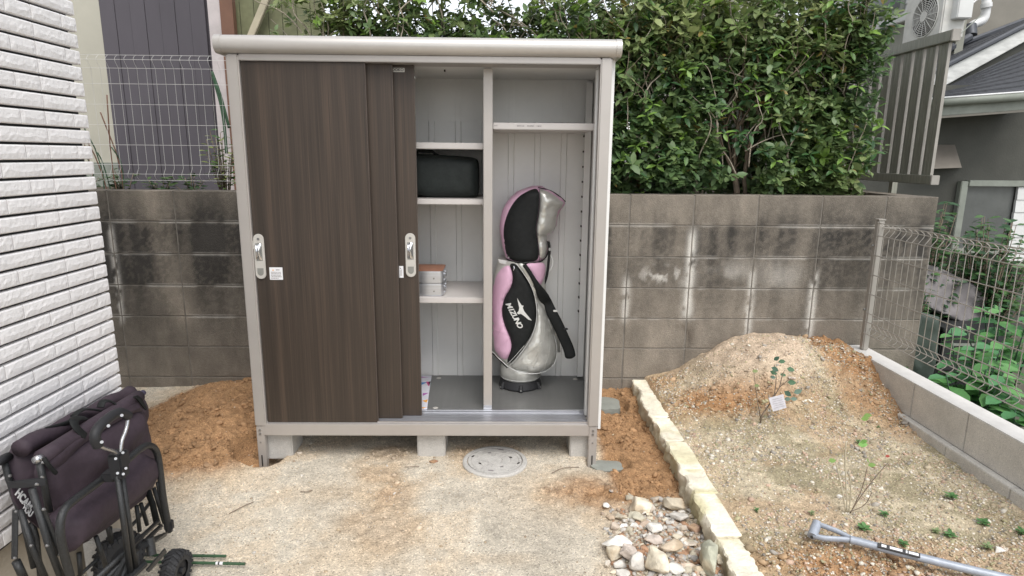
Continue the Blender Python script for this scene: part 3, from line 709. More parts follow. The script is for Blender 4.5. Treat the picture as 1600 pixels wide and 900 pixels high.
# right inner side: shelf rails with slots
part(MB().box(.452, .487, 3.09, 3.125, .23, 1.905), 'shelf_rail', 'inner', .001)
part(MB().box(.452, .487, 3.545, 3.58, .23, 1.905), 'shelf_rail', 'inner', .001)
part(MB().box(.43, .450, 3.02, 3.06, .21, 1.905), 'door_stop_rail', 'inner', .001)
z = 1.62
while z > .62:
    part(MB().box(.446, .4515, 3.549, 3.575, z, z + .010), 'shelf_clip_slot', 'hole', 0); z -= .083
    part(MB().box(.4485, .4515, 3.10, 3.112, z + .02, z + .025), 'shelf_slot', 'hole', 0)
# shelves
def shelf(x0, x1, yf, zt, th): part(MB().box(x0, x1, yf, 3.595, zt - th, zt), 'shelf', 'shelfm', .003)
shelf(XL + .02, -.094, 3.16, .797, .030); shelf(XL + .02, -.094, 3.16, 1.301, .027); shelf(XL + .02, -.094, 3.16, 1.576, .031)
shelf(-.047, .447, 3.12, 1.672, .032)
pr = MB(); rp = random.Random(4)
for (xa_, xb_) in ((-.04, -.028), (.070, .104), (.118, .150), (.164, .186)):
    q_ = xa_
    while q_ < xb_: pr.box(q_, q_ + rp.uniform(.0015, .004), 3.1185, 3.1196, 1.6555 - rp.uniform(0, .002), 1.660); q_ += .0058
part(pr, 'shelf_print', 'inkgrey', 0, kind='stuff')
# doors
def door(x0, x1, yf, z0, nm='sliding_door'):
    d = MB().box(x0, x1, yf, yf + .018, z0, 1.917).build(nm, 'wood', sh, bevel=.002)
    MB().box(x1 + .0002, x1 + .0022, yf + .001, yf + .0175, z0 + .001, 1.916).build('edge_trim', 'edgebrown', d, bevel=.0006)
    return d
d1 = door(-1.167, -.618, 2.948, .199); d2 = door(-1.06, -.5035, 2.984, .207); d3 = door(-.955, -.409, 3.018, .207)
def lock(d, xc, yf):
    P = [(xc + .0245 * math.cos(math.radians(a)), 1.123 + .0245 * math.sin(math.radians(a))) for a in range(0, 181, 15)] + [(xc + .0245 * math.cos(math.radians(a)), .957 + .0245 * math.sin(math.radians(a))) for a in range(180, 361, 15)]
    pl = MB().slab([(a, yf - .009, b) for a, b in P], (0, .0085, 0)).build('lock_plate', 'lockplate', d, bevel=.0025, smooth=35)
    # recess, curved chrome pull, keyhole
    def sub(mb, n, m, **k): return mb.build(n, m, pl if False else d, **k)
    Q = [(xc + .015 * math.cos(math.radians(a)), .966 + .017 * math.sin(math.radians(a))) for a in range(180, 361, 15)] + [(xc + .015, .985), (xc - .015, .985)]
    sub(MB().slab([(a, yf - .0096, b) for a, b in Q], (0, .001, 0)), 'finger_recess', 'lockgrey')
    sub(MB().slab([(xc - .015, yf - .0097, 1.02), (xc + .015, yf - .0097, 1.02), (xc + .015, yf - .0097, 1.104), (xc - .015, yf - .0097, 1.104)], (0, .001, 0)), 'pull_recess', 'lockgrey')
    # bowed pull
    V = []; n = 14; m = 7
    for i in range(n + 1):
        t = i / n; z = 1.024 + .078 * t; bw_ = .010 + .008 * math.sin(math.pi * t)
        for j in range(m + 1):
            u = j / m; V.append((xc + .012 - (bw_ + .006) * (1 - u) - .0, yf - .010 - .012 * math.sin(math.pi * t) ** .6 * math.sin(math.pi * min(u * .9 + .1, 1)), z))
    h = MB().add(V, [(i * (m + 1) + j, (i + 1) * (m + 1) + j, (i + 1) * (m + 1) + j + 1, i * (m + 1) + j + 1) for i in range(n) for j in range(m)])
    h.box(xc - .013, xc - .008, yf - .018, yf - .009, 1.03, 1.096)
    sub(h, 'handle', 'chrome', smooth='all')
    sub(MB().cyl((xc, yf - .0088, 1.124), (xc, yf - .0108, 1.124), .0062, 16), 'keyhole', 'screw', smooth=True)
    sub(MB().box(xc - .0008, xc + .0008, yf - .0113, yf - .0108, 1.121, 1.127), 'key_slot', 'ink')
lock(d1, -1.143, 2.948); lock(d3, -.443, 3.018)
def sticker(d, x0, x1, yf):
    z0, z1 = .928, .988; cx = (x0 + x1) / 2; cz = .958
    s_ = MB().box(x0, x1, yf - .0018, yf - .0004, z0, z1).build('warning_sticker', 'white', d, bevel=.0006)
    po = d
    T = MB().slab([(cx - .017, yf - .0026, cz + .014), (cx - .009, yf - .0026, cz + .014), (cx - .013, yf - .0026, cz + .022)], (0, .0006, 0)); T.build('warning_triangle', 'orange', d)
    rq = random.Random(3); pr = MB()
    for q_ in range(3): pr.box(cx + .0005 + .006 * q_, cx + .0045 + .006 * q_, yf - .0024, yf - .0017, cz + .0155, cz + .0205)
    for k_ in range(5):
        q_ = cx - .024
        while q_ < cx + (.023 if k_ < 4 else .010): w_ = rq.uniform(.002, .006); pr.box(q_, q_ + w_, yf - .0024, yf - .0017, cz + .005 - .0072 * k_, cz + .0085 - .0072 * k_); q_ += w_ + .0018
    pr.build('sticker_print', 'inkgrey', d, kind='stuff')
sticker(d1, -1.104, -1.042, 2.948); sticker(d3, -.502, -.440, 3.018) if False else None
# second sticker sits mostly behind the middle door's edge, seen as a narrow strip
MB().box(-.5005, -.4805, 3.0155, 3.0176, .928, .986).build('warning_sticker', 'white', d3, bevel=.0006)
MB().box(-.497, -.492, 3.0148, 3.0156, .972, .977).box(-.496, -.494, 3.0148, 3.0156, .938, .966).box(-.490, -.488, 3.0148, 3.0156, .938, .970).build('sticker_print', 'inkgrey', d3)
MB().box(-.536, -.4505, 3.0155, 3.0178, 1.886, 1.904).build('maker_plate', 'lockplate', d3, bevel=.0006)
text('YODOKO', .0175, 'ink', d3, (-.4935, 3.0148, 1.895), name='maker_lettering', bold=.0004)
MB().box(-1.1705, -1.1635, 2.939, 2.947, 1.075, 1.115).build('door_latch_catch', 'lockplate', sh, bevel=.001)
MB().box(-.4085, -.404, 3.02, 3.03, 1.86, 1.867).build('door_edge_clip', 'white', sh)
MB().cyl((-.27, 3.05, 1.903), (-.27, 3.05, 1.893), .004, 8).build('ceiling_screw', 'hole', sh)

# footing blocks under the shed
for (a, b, lab) in ((-1.215, -1.066, 'pale concrete footing block under the left end of the shed'), (-.43, -.286, 'pale concrete footing block under the middle of the shed'), (.354, .482, 'pale concrete footing block under the right end of the shed')):
    tag(MB().box(a, b, 2.985, 3.155, -.02, .134).build('footing_block', 'paver', bevel=.006, origin=((a + b) / 2, 3.07, 0)), lab, 'concrete block', 'blocks carrying the shed')
for (a, b) in ((-1.21, -1.06), (.354, .48)):
    tag(MB().box(a, b, 3.45, 3.60, -.02, .134).build('footing_block', 'paver', bevel=.006, origin=((a + b) / 2, 3.5, 0)), 'concrete footing block in the shade under the rear ' + ('left' if a < 0 else 'right') + ' corner of the shed', 'concrete block', 'blocks carrying the shed')
# wet concrete round the feet
def patch(name, cx, cy, rx, ry, z, lab, sq=3.2):
    P = []
    for i in range(28):
        q = 2 * math.pi * i / 28; r = (abs(math.cos(q)) ** sq + abs(math.sin(q)) ** sq) ** (-1 / sq) * (1 + .05 * math.sin(q * 5 + cx * 9) + random.uniform(-.03, .03))
        P.append((cx + rx * r * math.cos(q), cy + ry * r * math.sin(q)))
    mb = MB(); n = len(P)
    V = [(cx, cy, z + .002)] + [(cx + (a - cx) * .6, cy + (b - cy) * .6, z + random.uniform(-.002, .003)) for a, b in P] + [(a, b, z - .004) for a, b in P] + [(a, b, z - .08) for a, b in P]
    Fc = [(0, 1 + i, 1 + (i + 1) % n) for i in range(n)]
    for r_ in (0, 1): Fc += [(1 + r_ * n + i, 1 + (r_ + 1) * n + i, 1 + (r_ + 1) * n + (i + 1) % n, 1 + r_ * n + (i + 1) % n) for i in range(n)]
    tag(mb.add(V, Fc).build(name, 'wetconc', smooth=True, origin=(cx, cy, z)), lab, 'concrete footing')
patch('wet_concrete_footing', .540, 2.925, .078, .055, -.016, 'damp grey concrete poured round the right front foot of the shed')
patch('wet_concrete_footing', .665, 3.68, .075, .10, .012, 'damp grey concrete patch in the earth beside the rear right of the shed')
# ================================================================== MANHOLE
mh = thing('manhole_cover', (-.03, 2.918, 0), 'round pale concrete manhole cover with dark slots set in the ground before the shed', 'manhole cover')
c0 = (-.03, 2.918, 0); RM = .163
MB().lathe(c0, [(RM, -.05), (RM, .008), (RM - .006, .013), (RM - .022, .013), (RM - .024, .009), (RM - .024, -.02)], 64).build('rim', 'manhole', mh, smooth=30)
MB().lathe(c0, [(0, .0125), (.036, .0125), (.0375, .009), (.0395, .009), (.041, .0125), (.078, .0125), (.0795, .0095), (.081, .0095), (.0825, .0125), (.118, .0125), (.1195, .010), (.121, .0125), (RM - .028, .0125), (RM - .0265, .005)], 64).build('lid', 'manhole', mh, smooth=30)
for (a, l, r_) in ((160, .022, .12), (20, .022, .085), (-15, .022, .122), (205, .02, .082), (-62, .02, .075), (-100, .03, .108), (110, .02, .085), (75, .034, .118)):
    q = math.radians(a); p = Vector((c0[0] + r_ * math.cos(q), c0[1] + r_ * math.sin(q), .0126)); t = Vector((-math.sin(q), math.cos(q), 0)) if a in (75, -100, 110, -62) else Vector((.6, .8, 0)) if a in (160, -15) else Vector((.7, -.7, 0)); nrm = Vector((-t.y, t.x, 0))
    pts_ = [p + t * (l / 2) * math.cos(w_) + nrm * .0055 * math.sin(w_) for w_ in [2 * math.pi * i / 12 for i in range(12)]]
    MB().slab(pts_, (0, 0, .0008)).build('slot', 'hole' if a in (160, -15, 20, 205) else 'inkgrey', mh)
gr = MB()
for i in range(26):
    q = random.uniform(0, 6.28); r_ = random.choice([.058, .099, .128]); L2 = .026 if r_ != .128 else .012
    p = Vector((c0[0] + r_ * math.cos(q), c0[1] + r_ * math.sin(q), .0128)); t = Vector((math.cos(q + random.uniform(-.3, .3)), math.sin(q), 0)) * L2 / 2; nn = Vector((-t.y, t.x, 0)).normalized() * .0008
    gr.slab([p - t - nn, p + t - nn, p + t + nn, p - t + nn], (0, 0, .0003))
gr.build('groove', 'inkgrey', mh, kind='stuff')

# ================================================================== GOLF BAG
def interp(T, z):
    if z <= T[0][0]: return T[0][1:]
    for a, b in zip(T, T[1:]):
        if z <= b[0]:
            t = (z - a[0]) / (b[0] - a[0]); t = t * t * (3 - 2 * t) if len(T) > 3 else t
            return [a[k] * (1 - t) + b[k] * t for k in range(1, len(a))]
    return T[-1][1:]
GYc = 3.455; DZ = -.031
def gp(cx, cy):                       # outline points measured on the bag, laid in its own upright mid-plane
    p = at_depth(740 + cx / 2.43, 270 + cy / 2.43, GYc - .07); return (p.x, p.z)
gb = thing('golf_bag', (.108, GYc, FZ), 'pink, black and silver golf bag standing in the right bay of the shed', 'golf bag')
def table(L):
    T = []
    for cy, xl, xr in L:
        a = gp(xl, cy); b = gp(xr, cy); T.append((a[1], a[0], b[0]))
    return sorted(T)
BT = table([(333, 92, 274), (365, 84, 282), (400, 76, 280), (470, 71, 276), (540, 69, 290), (600, 69, 305), (660, 70, 322), (695, 78, 322), (720, 98, 316), (742, 108, 300), (752, 118, 262)])
HT = table([(52, 225, 262), (60, 196, 280), (78, 160, 312), (98, 140, 340), (113, 127, 355), (125, 119, 347), (150, 108, 330), (175, 103, 322), (205, 99, 318), (225, 99, 306), (237, 101, 284), (255, 104, 281), (285, 109, 287), (315, 117, 282), (333, 126, 268)])
def surf(T, dy, bulge=0):
    def S(x, z):
        a, b = interp(T, z); c = (a + b) / 2; hw_ = max((b - a) / 2, .01); t = max(-.985, min(.985, (x - c) / hw_))
        R = dy * min(1, hw_ / dy * 1.15)
        return GYc - R * (1 - abs(t) ** 2.4) ** .5
    return S
SB = surf(BT, .125); SH = surf(HT, .115)
def loft(T, dy, z0, z1, n=26, m=40, p=2.4):
    V = []
    for i in range(n + 1):
        z = z0 + (z1 - z0) * i / n; a, b = interp(T, z); c = (a + b) / 2; hw_ = max((b - a) / 2, .004); R = dy * min(1, hw_ / dy * 1.15)
        for j in range(m):
            q = 2 * math.pi * j / m; V.append((c + hw_ * math.copysign(abs(math.cos(q)) ** (2 / p), math.cos(q)), GYc - R * math.copysign(abs(math.sin(q)) ** (2 / p), math.sin(q)), z))
    return MB().add(V, [(i * m + j, i * m + (j + 1) % m, (i + 1) * m + (j + 1) % m, (i + 1) * m + j) for i in range(n) for j in range(m)] + [tuple(range(m)), tuple(range(n * m, n * m + m))])
loft(BT, .118, BT[0][0], BT[-1][0]).build('bag_body', 'silver', gb, smooth=True)
loft(HT, .108, HT[0][0], HT[-1][0]).build('hood', 'pink', gb, smooth='all')
def gpatch(name, m, L, S, bulge, edge, parent=gb, wr=0, wsc=12, it=2, base=.002, res=.014, seed=1):
    P = smoothloop([gp(*c) for c in L], it)
    mb = pillow(MB(), P, lambda u, v, h: (u, S(u, v) - h, v), res=res, edge=edge, bulge=bulge, base=base, wr=wr, wsc=wsc, seed=seed)
    return mb.build(name, m, parent, smooth=50)
def piping(L, S, off=.010, r=.0022, m='piping', parent=gb, name='piping', it=2):
    P = smoothpath([gp(*c) for c in L], it); MB().tube([(a, S(a, b) - off, b) for a, b in P], r, 6).build(name, m, parent, smooth='all')
# silver cup at the foot, stitched rim, rubber base with claws
cb = gp(102, 785); ct = gp(255, 785); bx = (cb[0] + ct[0]) / 2; br = (ct[0] - cb[0]) / 2
MB().lathe((bx, GYc - .01, 0), [(br - .008, .298 + DZ), (br, .306 + DZ), (br + .001, .345 + DZ), (br - .002, .39 + DZ), (br - .02, .40 + DZ)], 40).build('base_cup', 'silver', gb, smooth=60)
MB().lathe((bx, GYc - .01, 0), [(br + .0025, .310 + DZ), (br + .0035, .3115 + DZ), (br + .0025, .313 + DZ)], 40).build('stitching', 'piping', gb, smooth='all')
rb = MB().lathe((bx, GYc - .01, 0), [(0, FZ + .012), (br + .004, FZ + .003), (br + .008, FZ + .010), (br - .004, .2975 + DZ), (0, .2975 + DZ)], 40)
for a in (213, 270, 327, 33, 90, 147):
    q = math.radians(a); c, s_ = math.cos(q), math.sin(q); X = bx + br * c; Y = GYc - .01 + br * s_
    rb.tube([(X * .97 + bx * .03, Y, .285 + DZ), (X + .004 * c, Y + .004 * s_, .245), (X + .012 * c, Y + .012 * s_, FZ + .004)], [.009, .011, .013], 10)
rb.build('rubber_base', 'rubber', gb, smooth=40)
for a in (213, 270, 327):
    q = math.radians(a); MB().tube([(bx + (br + .006) * math.cos(q), GYc - .01 + (br + .006) * math.sin(q), .280 + DZ), (bx + (br + .018) * math.cos(q), GYc - .01 + (br + .018) * math.sin(q), .226)], [.004, .006], 8).build('base_claw', 'lockgrey', gb, smooth=True)
SBl = BT
gpatch('front_pocket', 'silver', [(234, 470), (270, 512), (290, 570), (304, 615), (316, 665), (314, 700), (300, 735), (250, 746), (180, 742), (132, 728), (160, 692), (200, 640), (228, 585), (238, 530)], SB, .030, .05, wr=.010, wsc=14)
gpatch('pink_panel', 'pink', [(74, 430), (84, 392), (108, 358), (134, 344), (146, 368), (149, 396), (141, 430), (116, 468), (106, 518), (115, 566), (140, 618), (145, 655), (127, 706), (100, 700), (73, 676), (70, 560), (70, 480)], SB, .022, .05)
gpatch('black_panel', 'black', [(134, 340), (160, 338), (187, 375), (215, 420), (232, 470), (238, 530), (227, 588), (196, 640), (160, 690), (131, 723), (126, 705), (145, 655), (140, 618), (115, 566), (106, 518), (116, 468), (141, 430), (149, 396), (146, 368)], SB, .020, .03, base=.004)
gpatch('silver_stripe', 'silver', [(166, 336), (188, 336), (216, 372), (236, 420), (240, 465), (232, 466), (215, 418), (188, 372)], SB, .008, .01, base=.017)
gpatch('collar_panel', 'pink', [(188, 335), (272, 337), (274, 380), (262, 412), (252, 424), (236, 405), (212, 366)], SB, .010, .02, base=.012)
piping([(132, 725), (160, 692), (200, 640), (229, 587), (240, 530), (234, 470), (216, 416), (188, 371), (160, 334)], SB, .024, .0019)
piping([(126, 716), (160, 676), (190, 640)], SB, .027, .0014)
piping([(70, 684), (100, 704), (130, 728), (180, 744), (250, 748), (300, 738), (316, 704), (318, 664), (304, 610), (284, 556)], SB, .022, .0020)
piping([(70, 690), (98, 712), (128, 732)], SB, .020, .004, m='black', name='black_binding')
for L_ in ([(92, 470), (146, 430)], [(72, 560), (112, 532)], [(72, 610), (136, 560)], [(80, 655), (140, 600)], [(75, 500), (110, 470)]): pass
for L_ in ([(150, 712), (200, 670), (258, 628)], [(200, 725), (250, 660), (262, 560)], [(225, 720), (262, 640), (270, 540)], [(262, 735), (290, 660), (285, 590)]): piping(L_, SB, .0345, .0011, name='seam', m='silver')
for L_ in ([(76, 545), (108, 515)], [(76, 590), (130, 600)], [(76, 640), (112, 565)], [(92, 665), (138, 610)]): piping(L_, SB, .0245, .0009, name='seam', m='pink')
# zip pull
gz = gp(152, 345); MB().tube([(gz[0], SB(*gz) - .03, gz[1]), (gz[0] + .002, SB(*gz) - .036, gz[1] - .012), (gz[0] - .002, SB(*gz) - .034, gz[1] - .022)], .0028, 6).build('zip_pull', 'chrome', gb)
gt = gp(105, 336); MB().slab([(gp(92, 326)[0], GYc - .085, gp(92, 326)[1]), (gp(128, 333)[0], GYc - .10, gp(128, 333)[1] + .002), (gp(126, 345)[0], GYc - .10, gp(126, 345)[1]), (gp(98, 342)[0], GYc - .085, gp(98, 342)[1])], (0, .006, 0)).build('side_tab', 'piping', gb, bevel=.002)
# hood panels
gpatch('hood_black_panel', 'black', [(127, 329), (118, 285), (113, 235), (115, 200), (124, 168), (136, 138), (156, 106), (180, 82), (212, 65), (246, 58), (248, 100), (245, 150), (237, 195), (235, 220), (244, 262), (249, 333), (190, 333)], SH, .010, .03, wr=.006, wsc=10)
gpatch('hood_silver_panel', 'silver', [(248, 59), (272, 66), (300, 80), (326, 100), (346, 116), (340, 130), (327, 140), (319, 158), (318, 200), (308, 226), (296, 235), (284, 234), (281, 255), (286, 290), (274, 326), (251, 332), (246, 262), (237, 220), (239, 195), (247, 150), (250, 100)], SH, .014, .025, wr=.026, wsc=22, res=.010)
piping([(128, 332), (190, 336), (250, 336), (272, 330), (288, 298), (284, 262)], SH, .014, .0045, m='black', name='hood_binding')
piping([(246, 56), (290, 66), (330, 90), (352, 112)], SH, .010, .0028, m='black', name='hood_zip')
piping([(248, 60), (249, 100), (246, 150), (238, 195), (236, 220), (245, 262), (250, 332)], SH, .0125, .0012, name='seam', m='black')
gz = gp(133, 319); MB().cyl((gz[0], SH(*gz) - .014, gz[1]), (gz[0], SH(*gz) - .017, gz[1]), .0035, 10).build('snap_button', 'screw', gb)
# carry handle and buckles on the right
P = smoothpath([gp(276, 300), gp(290, 312), gp(302, 332), (gp(303, 352)), gp(296, 372), gp(282, 388)], 2)
MB().tube([(a, GYc - .03, b) for a, b in P], .0065, 8).build('carry_handle', 'piping', gb, smooth='all')
P = smoothpath([gp(284, 262), gp(291, 290), gp(286, 330), gp(282, 380), gp(272, 420), gp(252, 438)], 2)
MB().tube([(a, GYc - .055, b) for a, b in P], .0075, 8, flat=.5).build('strap_webbing', 'black', gb, smooth='all')
gz = gp(290, 290); MB().box(gz[0] - .007, gz[0] + .007, GYc - .066, GYc - .058, gz[1] - .01, gz[1] + .006).build('buckle', 'screw', gb, bevel=.002)
# padded shoulder strap
P = [gp(190, 338), gp(214, 372), gp(240, 420), gp(262, 462), gp(288, 516), gp(318, 572), gp(344, 628), gp(360, 664), gp(364, 690)]
P = smoothpath(P, 2); n = len(P); R = []
for i in range(n):
    t = i / (n - 1); r_ = .011 + .019 * float(sst(.18, .42, t)); r_ *= (1 if t < .93 else max(.35, 1 - ((t - .93) / .07) ** 2 * .6)); R.append(r_)
def ystrap(i):
    a, b = P[i]; t = i / (n - 1); return SB(a, b) - .034 if t < .45 else (SB(*P[int(.45 * n)]) - .034) * (1 - (t - .45) / .55) + (GYc - .135) * ((t - .45) / .55)
MB().tube([(P[i][0], ystrap(i), P[i][1]) for i in range(n)], R, 14, flat=.42).build('shoulder_strap', 'black', gb, smooth='all')
for cx, cy in ((306, 510), (345, 577)):
    q = gp(cx, cy); MB().box(q[0] - .012, q[0] + .010, GYc - .165, GYc - .15, q[1] - .004, q[1] + .005).build('strap_keeper', 'piping' if cy < 550 else 'rubber', gb, bevel=.002)
MB().tube([(gp(320, 690)[0], GYc - .02, gp(320, 690)[1]), (gp(314, 600)[0], GYc - .03, gp(314, 600)[1]), (gp(296, 530)[0], GYc - .05, gp(296, 530)[1])], [.02, .016, .006], 10, flat=.6).build('side_pocket', 'silver', gb, smooth='all')
# emblem and lettering on the black panel, following its surface
def emb(L, name):
    P = [gp(*c) for c in L]
    pillow(MB(), P, lambda u, v, h: (u, SB(u, v) - .0235 - h, v), res=.02, edge=.004, bulge=.0012, base=.0012).build(name, 'piping', gb, smooth=40)
emb([(164, 463), (170, 474), (181, 491), (188, 492), (185, 499), (190, 512), (204, 530), (219, 548), (206, 544), (190, 530), (178, 522), (169, 524), (163, 519), (170, 511), (172, 500), (168, 482)], 'emblem')
ea = gp(122, 487); eb = gp(182, 562); axd = Vector((eb[0] - ea[0], 0, eb[1] - ea[1]))
A0, A1 = gp(128, 482), gp(176, 572)
axd = Vector((A1[0] - A0[0], 0, A1[1] - A0[1])).normalized(); upd = Vector((-axd.z, 0, axd.x))
LL = 'MIZUNO'; tot = (Vector(A1) - Vector(A0)).length; ws = [1.25, .6, .95, 1.0, 1.05, 1.05]; acc = 0; W_ = sum(ws)
for ch, w_ in zip(LL, ws):
    t = (acc + w_ / 2) / W_; acc += w_; px_ = A0[0] * (1 - t) + A1[0] * t; pz_ = A0[1] * (1 - t) + A1[1] * t
    eps = .004; y0 = SB(px_, pz_); tx = Vector((axd.x * eps, SB(px_ + axd.x * eps, pz_ + axd.z * eps) - y0, axd.z * eps)).normalized()
    uy = Vector((upd.x * eps, SB(px_ + upd.x * eps, pz_ + upd.z * eps) - y0, upd.z * eps)).normalized()
    nn = tx.cross(uy)
    text(ch, .040, 'piping', gb, Vector((px_, y0 - .0255, pz_)) , tx, uy, 'lettering', ext=.0012, bold=.0012, shear=.25)

# ================================================================== THINGS ON THE SHELVES
kb2 = thing('black_bag', (-.30, 3.36, 1.302), 'black soft fabric bag lying on the second shelf of the left bay', 'bag')
bm_ = MB(); P = smoothloop([(-.52, 1.302), (-.135, 1.302), (-.128, 1.32), (-.126, 1.40), (-.129, 1.488), (-.150, 1.506), (-.26, 1.514), (-.40, 1.520), (-.52, 1.52)], 2)
pillow(bm_, P, lambda u, v, h: (u, 3.27 - h, v), res=.018, edge=.05, bulge=.035, wr=.014, wsc=11, back=-.19).build('bag_shell', 'blackbag', kb2, smooth=50)
MB().tube([(-.46, 3.30, 1.513), (-.43, 3.29, 1.535), (-.36, 3.29, 1.533), (-.33, 3.30, 1.512)], .008, 8, flat=.4).build('carry_handle', 'black', kb2, smooth='all')
MB().tube([(-.50, 3.262, 1.498), (-.30, 3.240, 1.496), (-.15, 3.262, 1.484)], .0025, 6).build('zip', 'rubber', kb2)
MB().box(-.437, -.429, 3.234, 3.240, 1.500, 1.505).build('zip_pull', 'chrome', kb2)
def tin(z0, lab, top):
    t = thing('lunch_tin', (-.40, 3.27, z0), lab, 'metal tin')
    P = []
    for cx, cy, a0 in ((-.325, 3.21, -90), (-.325, 3.37, 0), (-.49, 3.37, 90), (-.49, 3.21, 180)):
        P += [(cx + .022 * math.cos(math.radians(a0 + k_ * 15)), cy + .022 * math.sin(math.radians(a0 + k_ * 15))) for k_ in range(7)]
    MB().slab([(a, b, z0 + .001) for a, b in P], (0, 0, .062)).build('tin_box', 'tin', t, bevel=.004, smooth=35)
    s_ = 1.02; cx, cy = -.4075, 3.29
    MB().slab([(cx + (a - cx) * s_, cy + (b - cy) * s_, z0 + .040) for a, b in P], (0, 0, .004)).build('rim_bead', 'tin', t, bevel=.0015, smooth=35)
    MB().slab([(cx + (a - cx) * .97, cy + (b - cy) * .97, z0 + .0632) for a, b in P], (0, 0, .003)).build('lid', 'brownlid' if top else 'tin', t, bevel=.001, smooth=35)
    MB().cyl((-.352, 3.187, z0 + .026), (-.352, 3.184, z0 + .026), .0042, 12).build('rivet', 'lockgrey', t)
    MB().cyl((-.302, 3.23, z0 + .026), (-.298, 3.23, z0 + .026), .0042, 12).build('rivet', 'lockgrey', t)
    for yy in (3.22, 3.28): MB().tube([(-.303, yy, z0 + .05), (-.296, yy, z0 + .045), (-.295, yy, z0 + .02), (-.303, yy, z0 + .014)], .0022, 6).build('clip', 'chrome', t)
tin(.798, 'silver metal tin at the bottom of the two stacked on the lowest shelf', False); tin(.8655, 'silver metal tin with brown lid on top of the other on the lowest shelf', True)
pp = thing('patterned_paper', (-.45, 3.3, FZ), 'white packet with pink, blue and orange triangles on the shed floor', 'paper packet')
Pq = [(-.60, 3.58), (-.408, 3.578), (-.432, 3.34), (-.392, 3.08) if False else (-.386, 3.078), (-.60, 3.078)]
Pq = [(-.60, 3.577), (-.418, 3.577), (-.402, 3.30), (-.386, 3.078), (-.60, 3.078)]
MB().slab([(a, b, FZ + .001) for a, b in Pq], (0, 0, .006)).build('packet', 'paper', pp, bevel=.0015)
for tri, c in (([(-.50, 3.56), (-.43, 3.545), (-.50, 3.53)], 'purple'), ([(-.47, 3.46), (-.43, 3.46), (-.47, 3.40)], 'bluep'), ([(-.425, 3.47), (-.412, 3.40), (-.412, 3.47)], 'pinkp'), ([(-.44, 3.47), (-.412, 3.47), (-.413, 3.39)], 'pinkp'),
               ([(-.435, 3.29), (-.402, 3.295), (-.43, 3.25)], 'purple'), ([(-.425, 3.18), (-.396, 3.20), (-.398, 3.155)], 'orange'), ([(-.43, 3.09), (-.389, 3.09), (-.405, 3.075)], 'orange'), ([(-.46, 3.24), (-.44, 3.20), (-.47, 3.19)], 'bluep')):
    MB().slab([(a, b, FZ + .0073) for a, b in tri], (0, 0, .0003)).build('printed_triangle', c, pp)

# ================================================================== FOLDED WAGON
def cw(cx, cy, X): p = at_side(cx / 3, 600 + cy / 3, X); return (p.x, p.y, p.z)
cg = thing('folded_wagon', (-1.25, 1.85, 0), 'folded camping wagon with dark aubergine canvas and black steel frame by the tiled wall', 'folding wagon')
def ctube(name, P, r, m='steelblk', it=2, par=cg, n=10, **k): return MB().tube(smoothpath(P, it) if it else P, r, n, **k).build(name, m, par, smooth='all')
# main canvas body
def bodyto(X0): return lambda u, v, h: (X0 + h + .12 * 0, u, v)
def yz(L, X): return [(cw(a, b, X)[1], cw(a, b, X)[2]) for a, b in L]
P = smoothloop(yz([(245, 330), (400, 250), (560, 150), (650, 90), (690, 200), (705, 290), (735, 420), (700, 520), (560, 640), (330, 800), (300, 760), (265, 620), (225, 480), (215, 400)], -1.30), 1)
pillow(MB(), P, lambda u, v, h: (-1.315 + h, u, v), res=.02, edge=.07, bulge=.045, wr=.05, wsc=7, back=-.02).build('canvas_body', 'cloth', cg, smooth=50)
P = smoothloop(yz([(85, 300), (130, 270), (260, 215), (400, 155), (500, 70), (610, 32), (680, 60), (690, 180), (600, 300), (420, 420), (260, 480), (200, 560), (170, 640), (110, 590), (70, 470), (75, 380)], -1.41), 1)
pillow(MB(), P, lambda u, v, h: (-1.425 + h, u, v), res=.02, edge=.06, bulge=.05, wr=.05, wsc=8, back=-.01, seed=3).build('canvas_body', 'cloth', cg, smooth=50)
# rolled top sleeve over the bar, and folds hanging from it
A = cw(195, 345, -1.30); B = cw(660, 52, -1.31)
PA = [tuple(A[k] + (B[k] - A[k]) * t for k in range(3)) for t in (0, .1, .25, .4, .55, .7, .85, .97)]
ctube('top_sleeve', PA, [.020, .023, .025, .022, .024, .023, .026, .022] if False else .0235, 'cloth', it=0, n=12)
ctube('top_bar', [cw(165, 358, -1.30), cw(205, 338, -1.30)], .011, 'tube', it=0); ctube('top_bar', [cw(650, 58, -1.31), cw(672, 40, -1.31)], .011, 'bronze', it=0)
A = cw(95, 305, -1.39); B = cw(600, 40, -1.40)
PA = [(A[0], A[1] + (B[1] - A[1]) * t, A[2] + (B[2] - A[2]) * t + .006 * math.sin(t * 19)) for t in [i / 9 for i in range(10)]]
ctube('rear_sleeve', PA, .027, 'cloth', it=1, n=12)
P = smoothloop(yz([(205, 350), (640, 75), (690, 120), (600, 150), (400, 270), (268, 418)], -1.28), 1)
pillow(MB(), P, lambda u, v, h: (-1.285 + h, u, v), res=.018, edge=.02, bulge=.008, wr=.02, wsc=9, seed=5).build('sleeve_flap', 'cloth', cg, smooth=50)
P = smoothloop(yz([(628, 60), (660, 50), (697, 115), (690, 125), (655, 75)], -1.27), 1)
pillow(MB(), P, lambda u, v, h: (-1.275 + h, u, v), res=.02, edge=.02, bulge=.004).build('flap_hem', 'black', cg, smooth=50)
ctube('flap_hem', [cw(205, 345, -1.27), cw(222, 375, -1.262), cw(262, 418, -1.262)], .006, 'black')
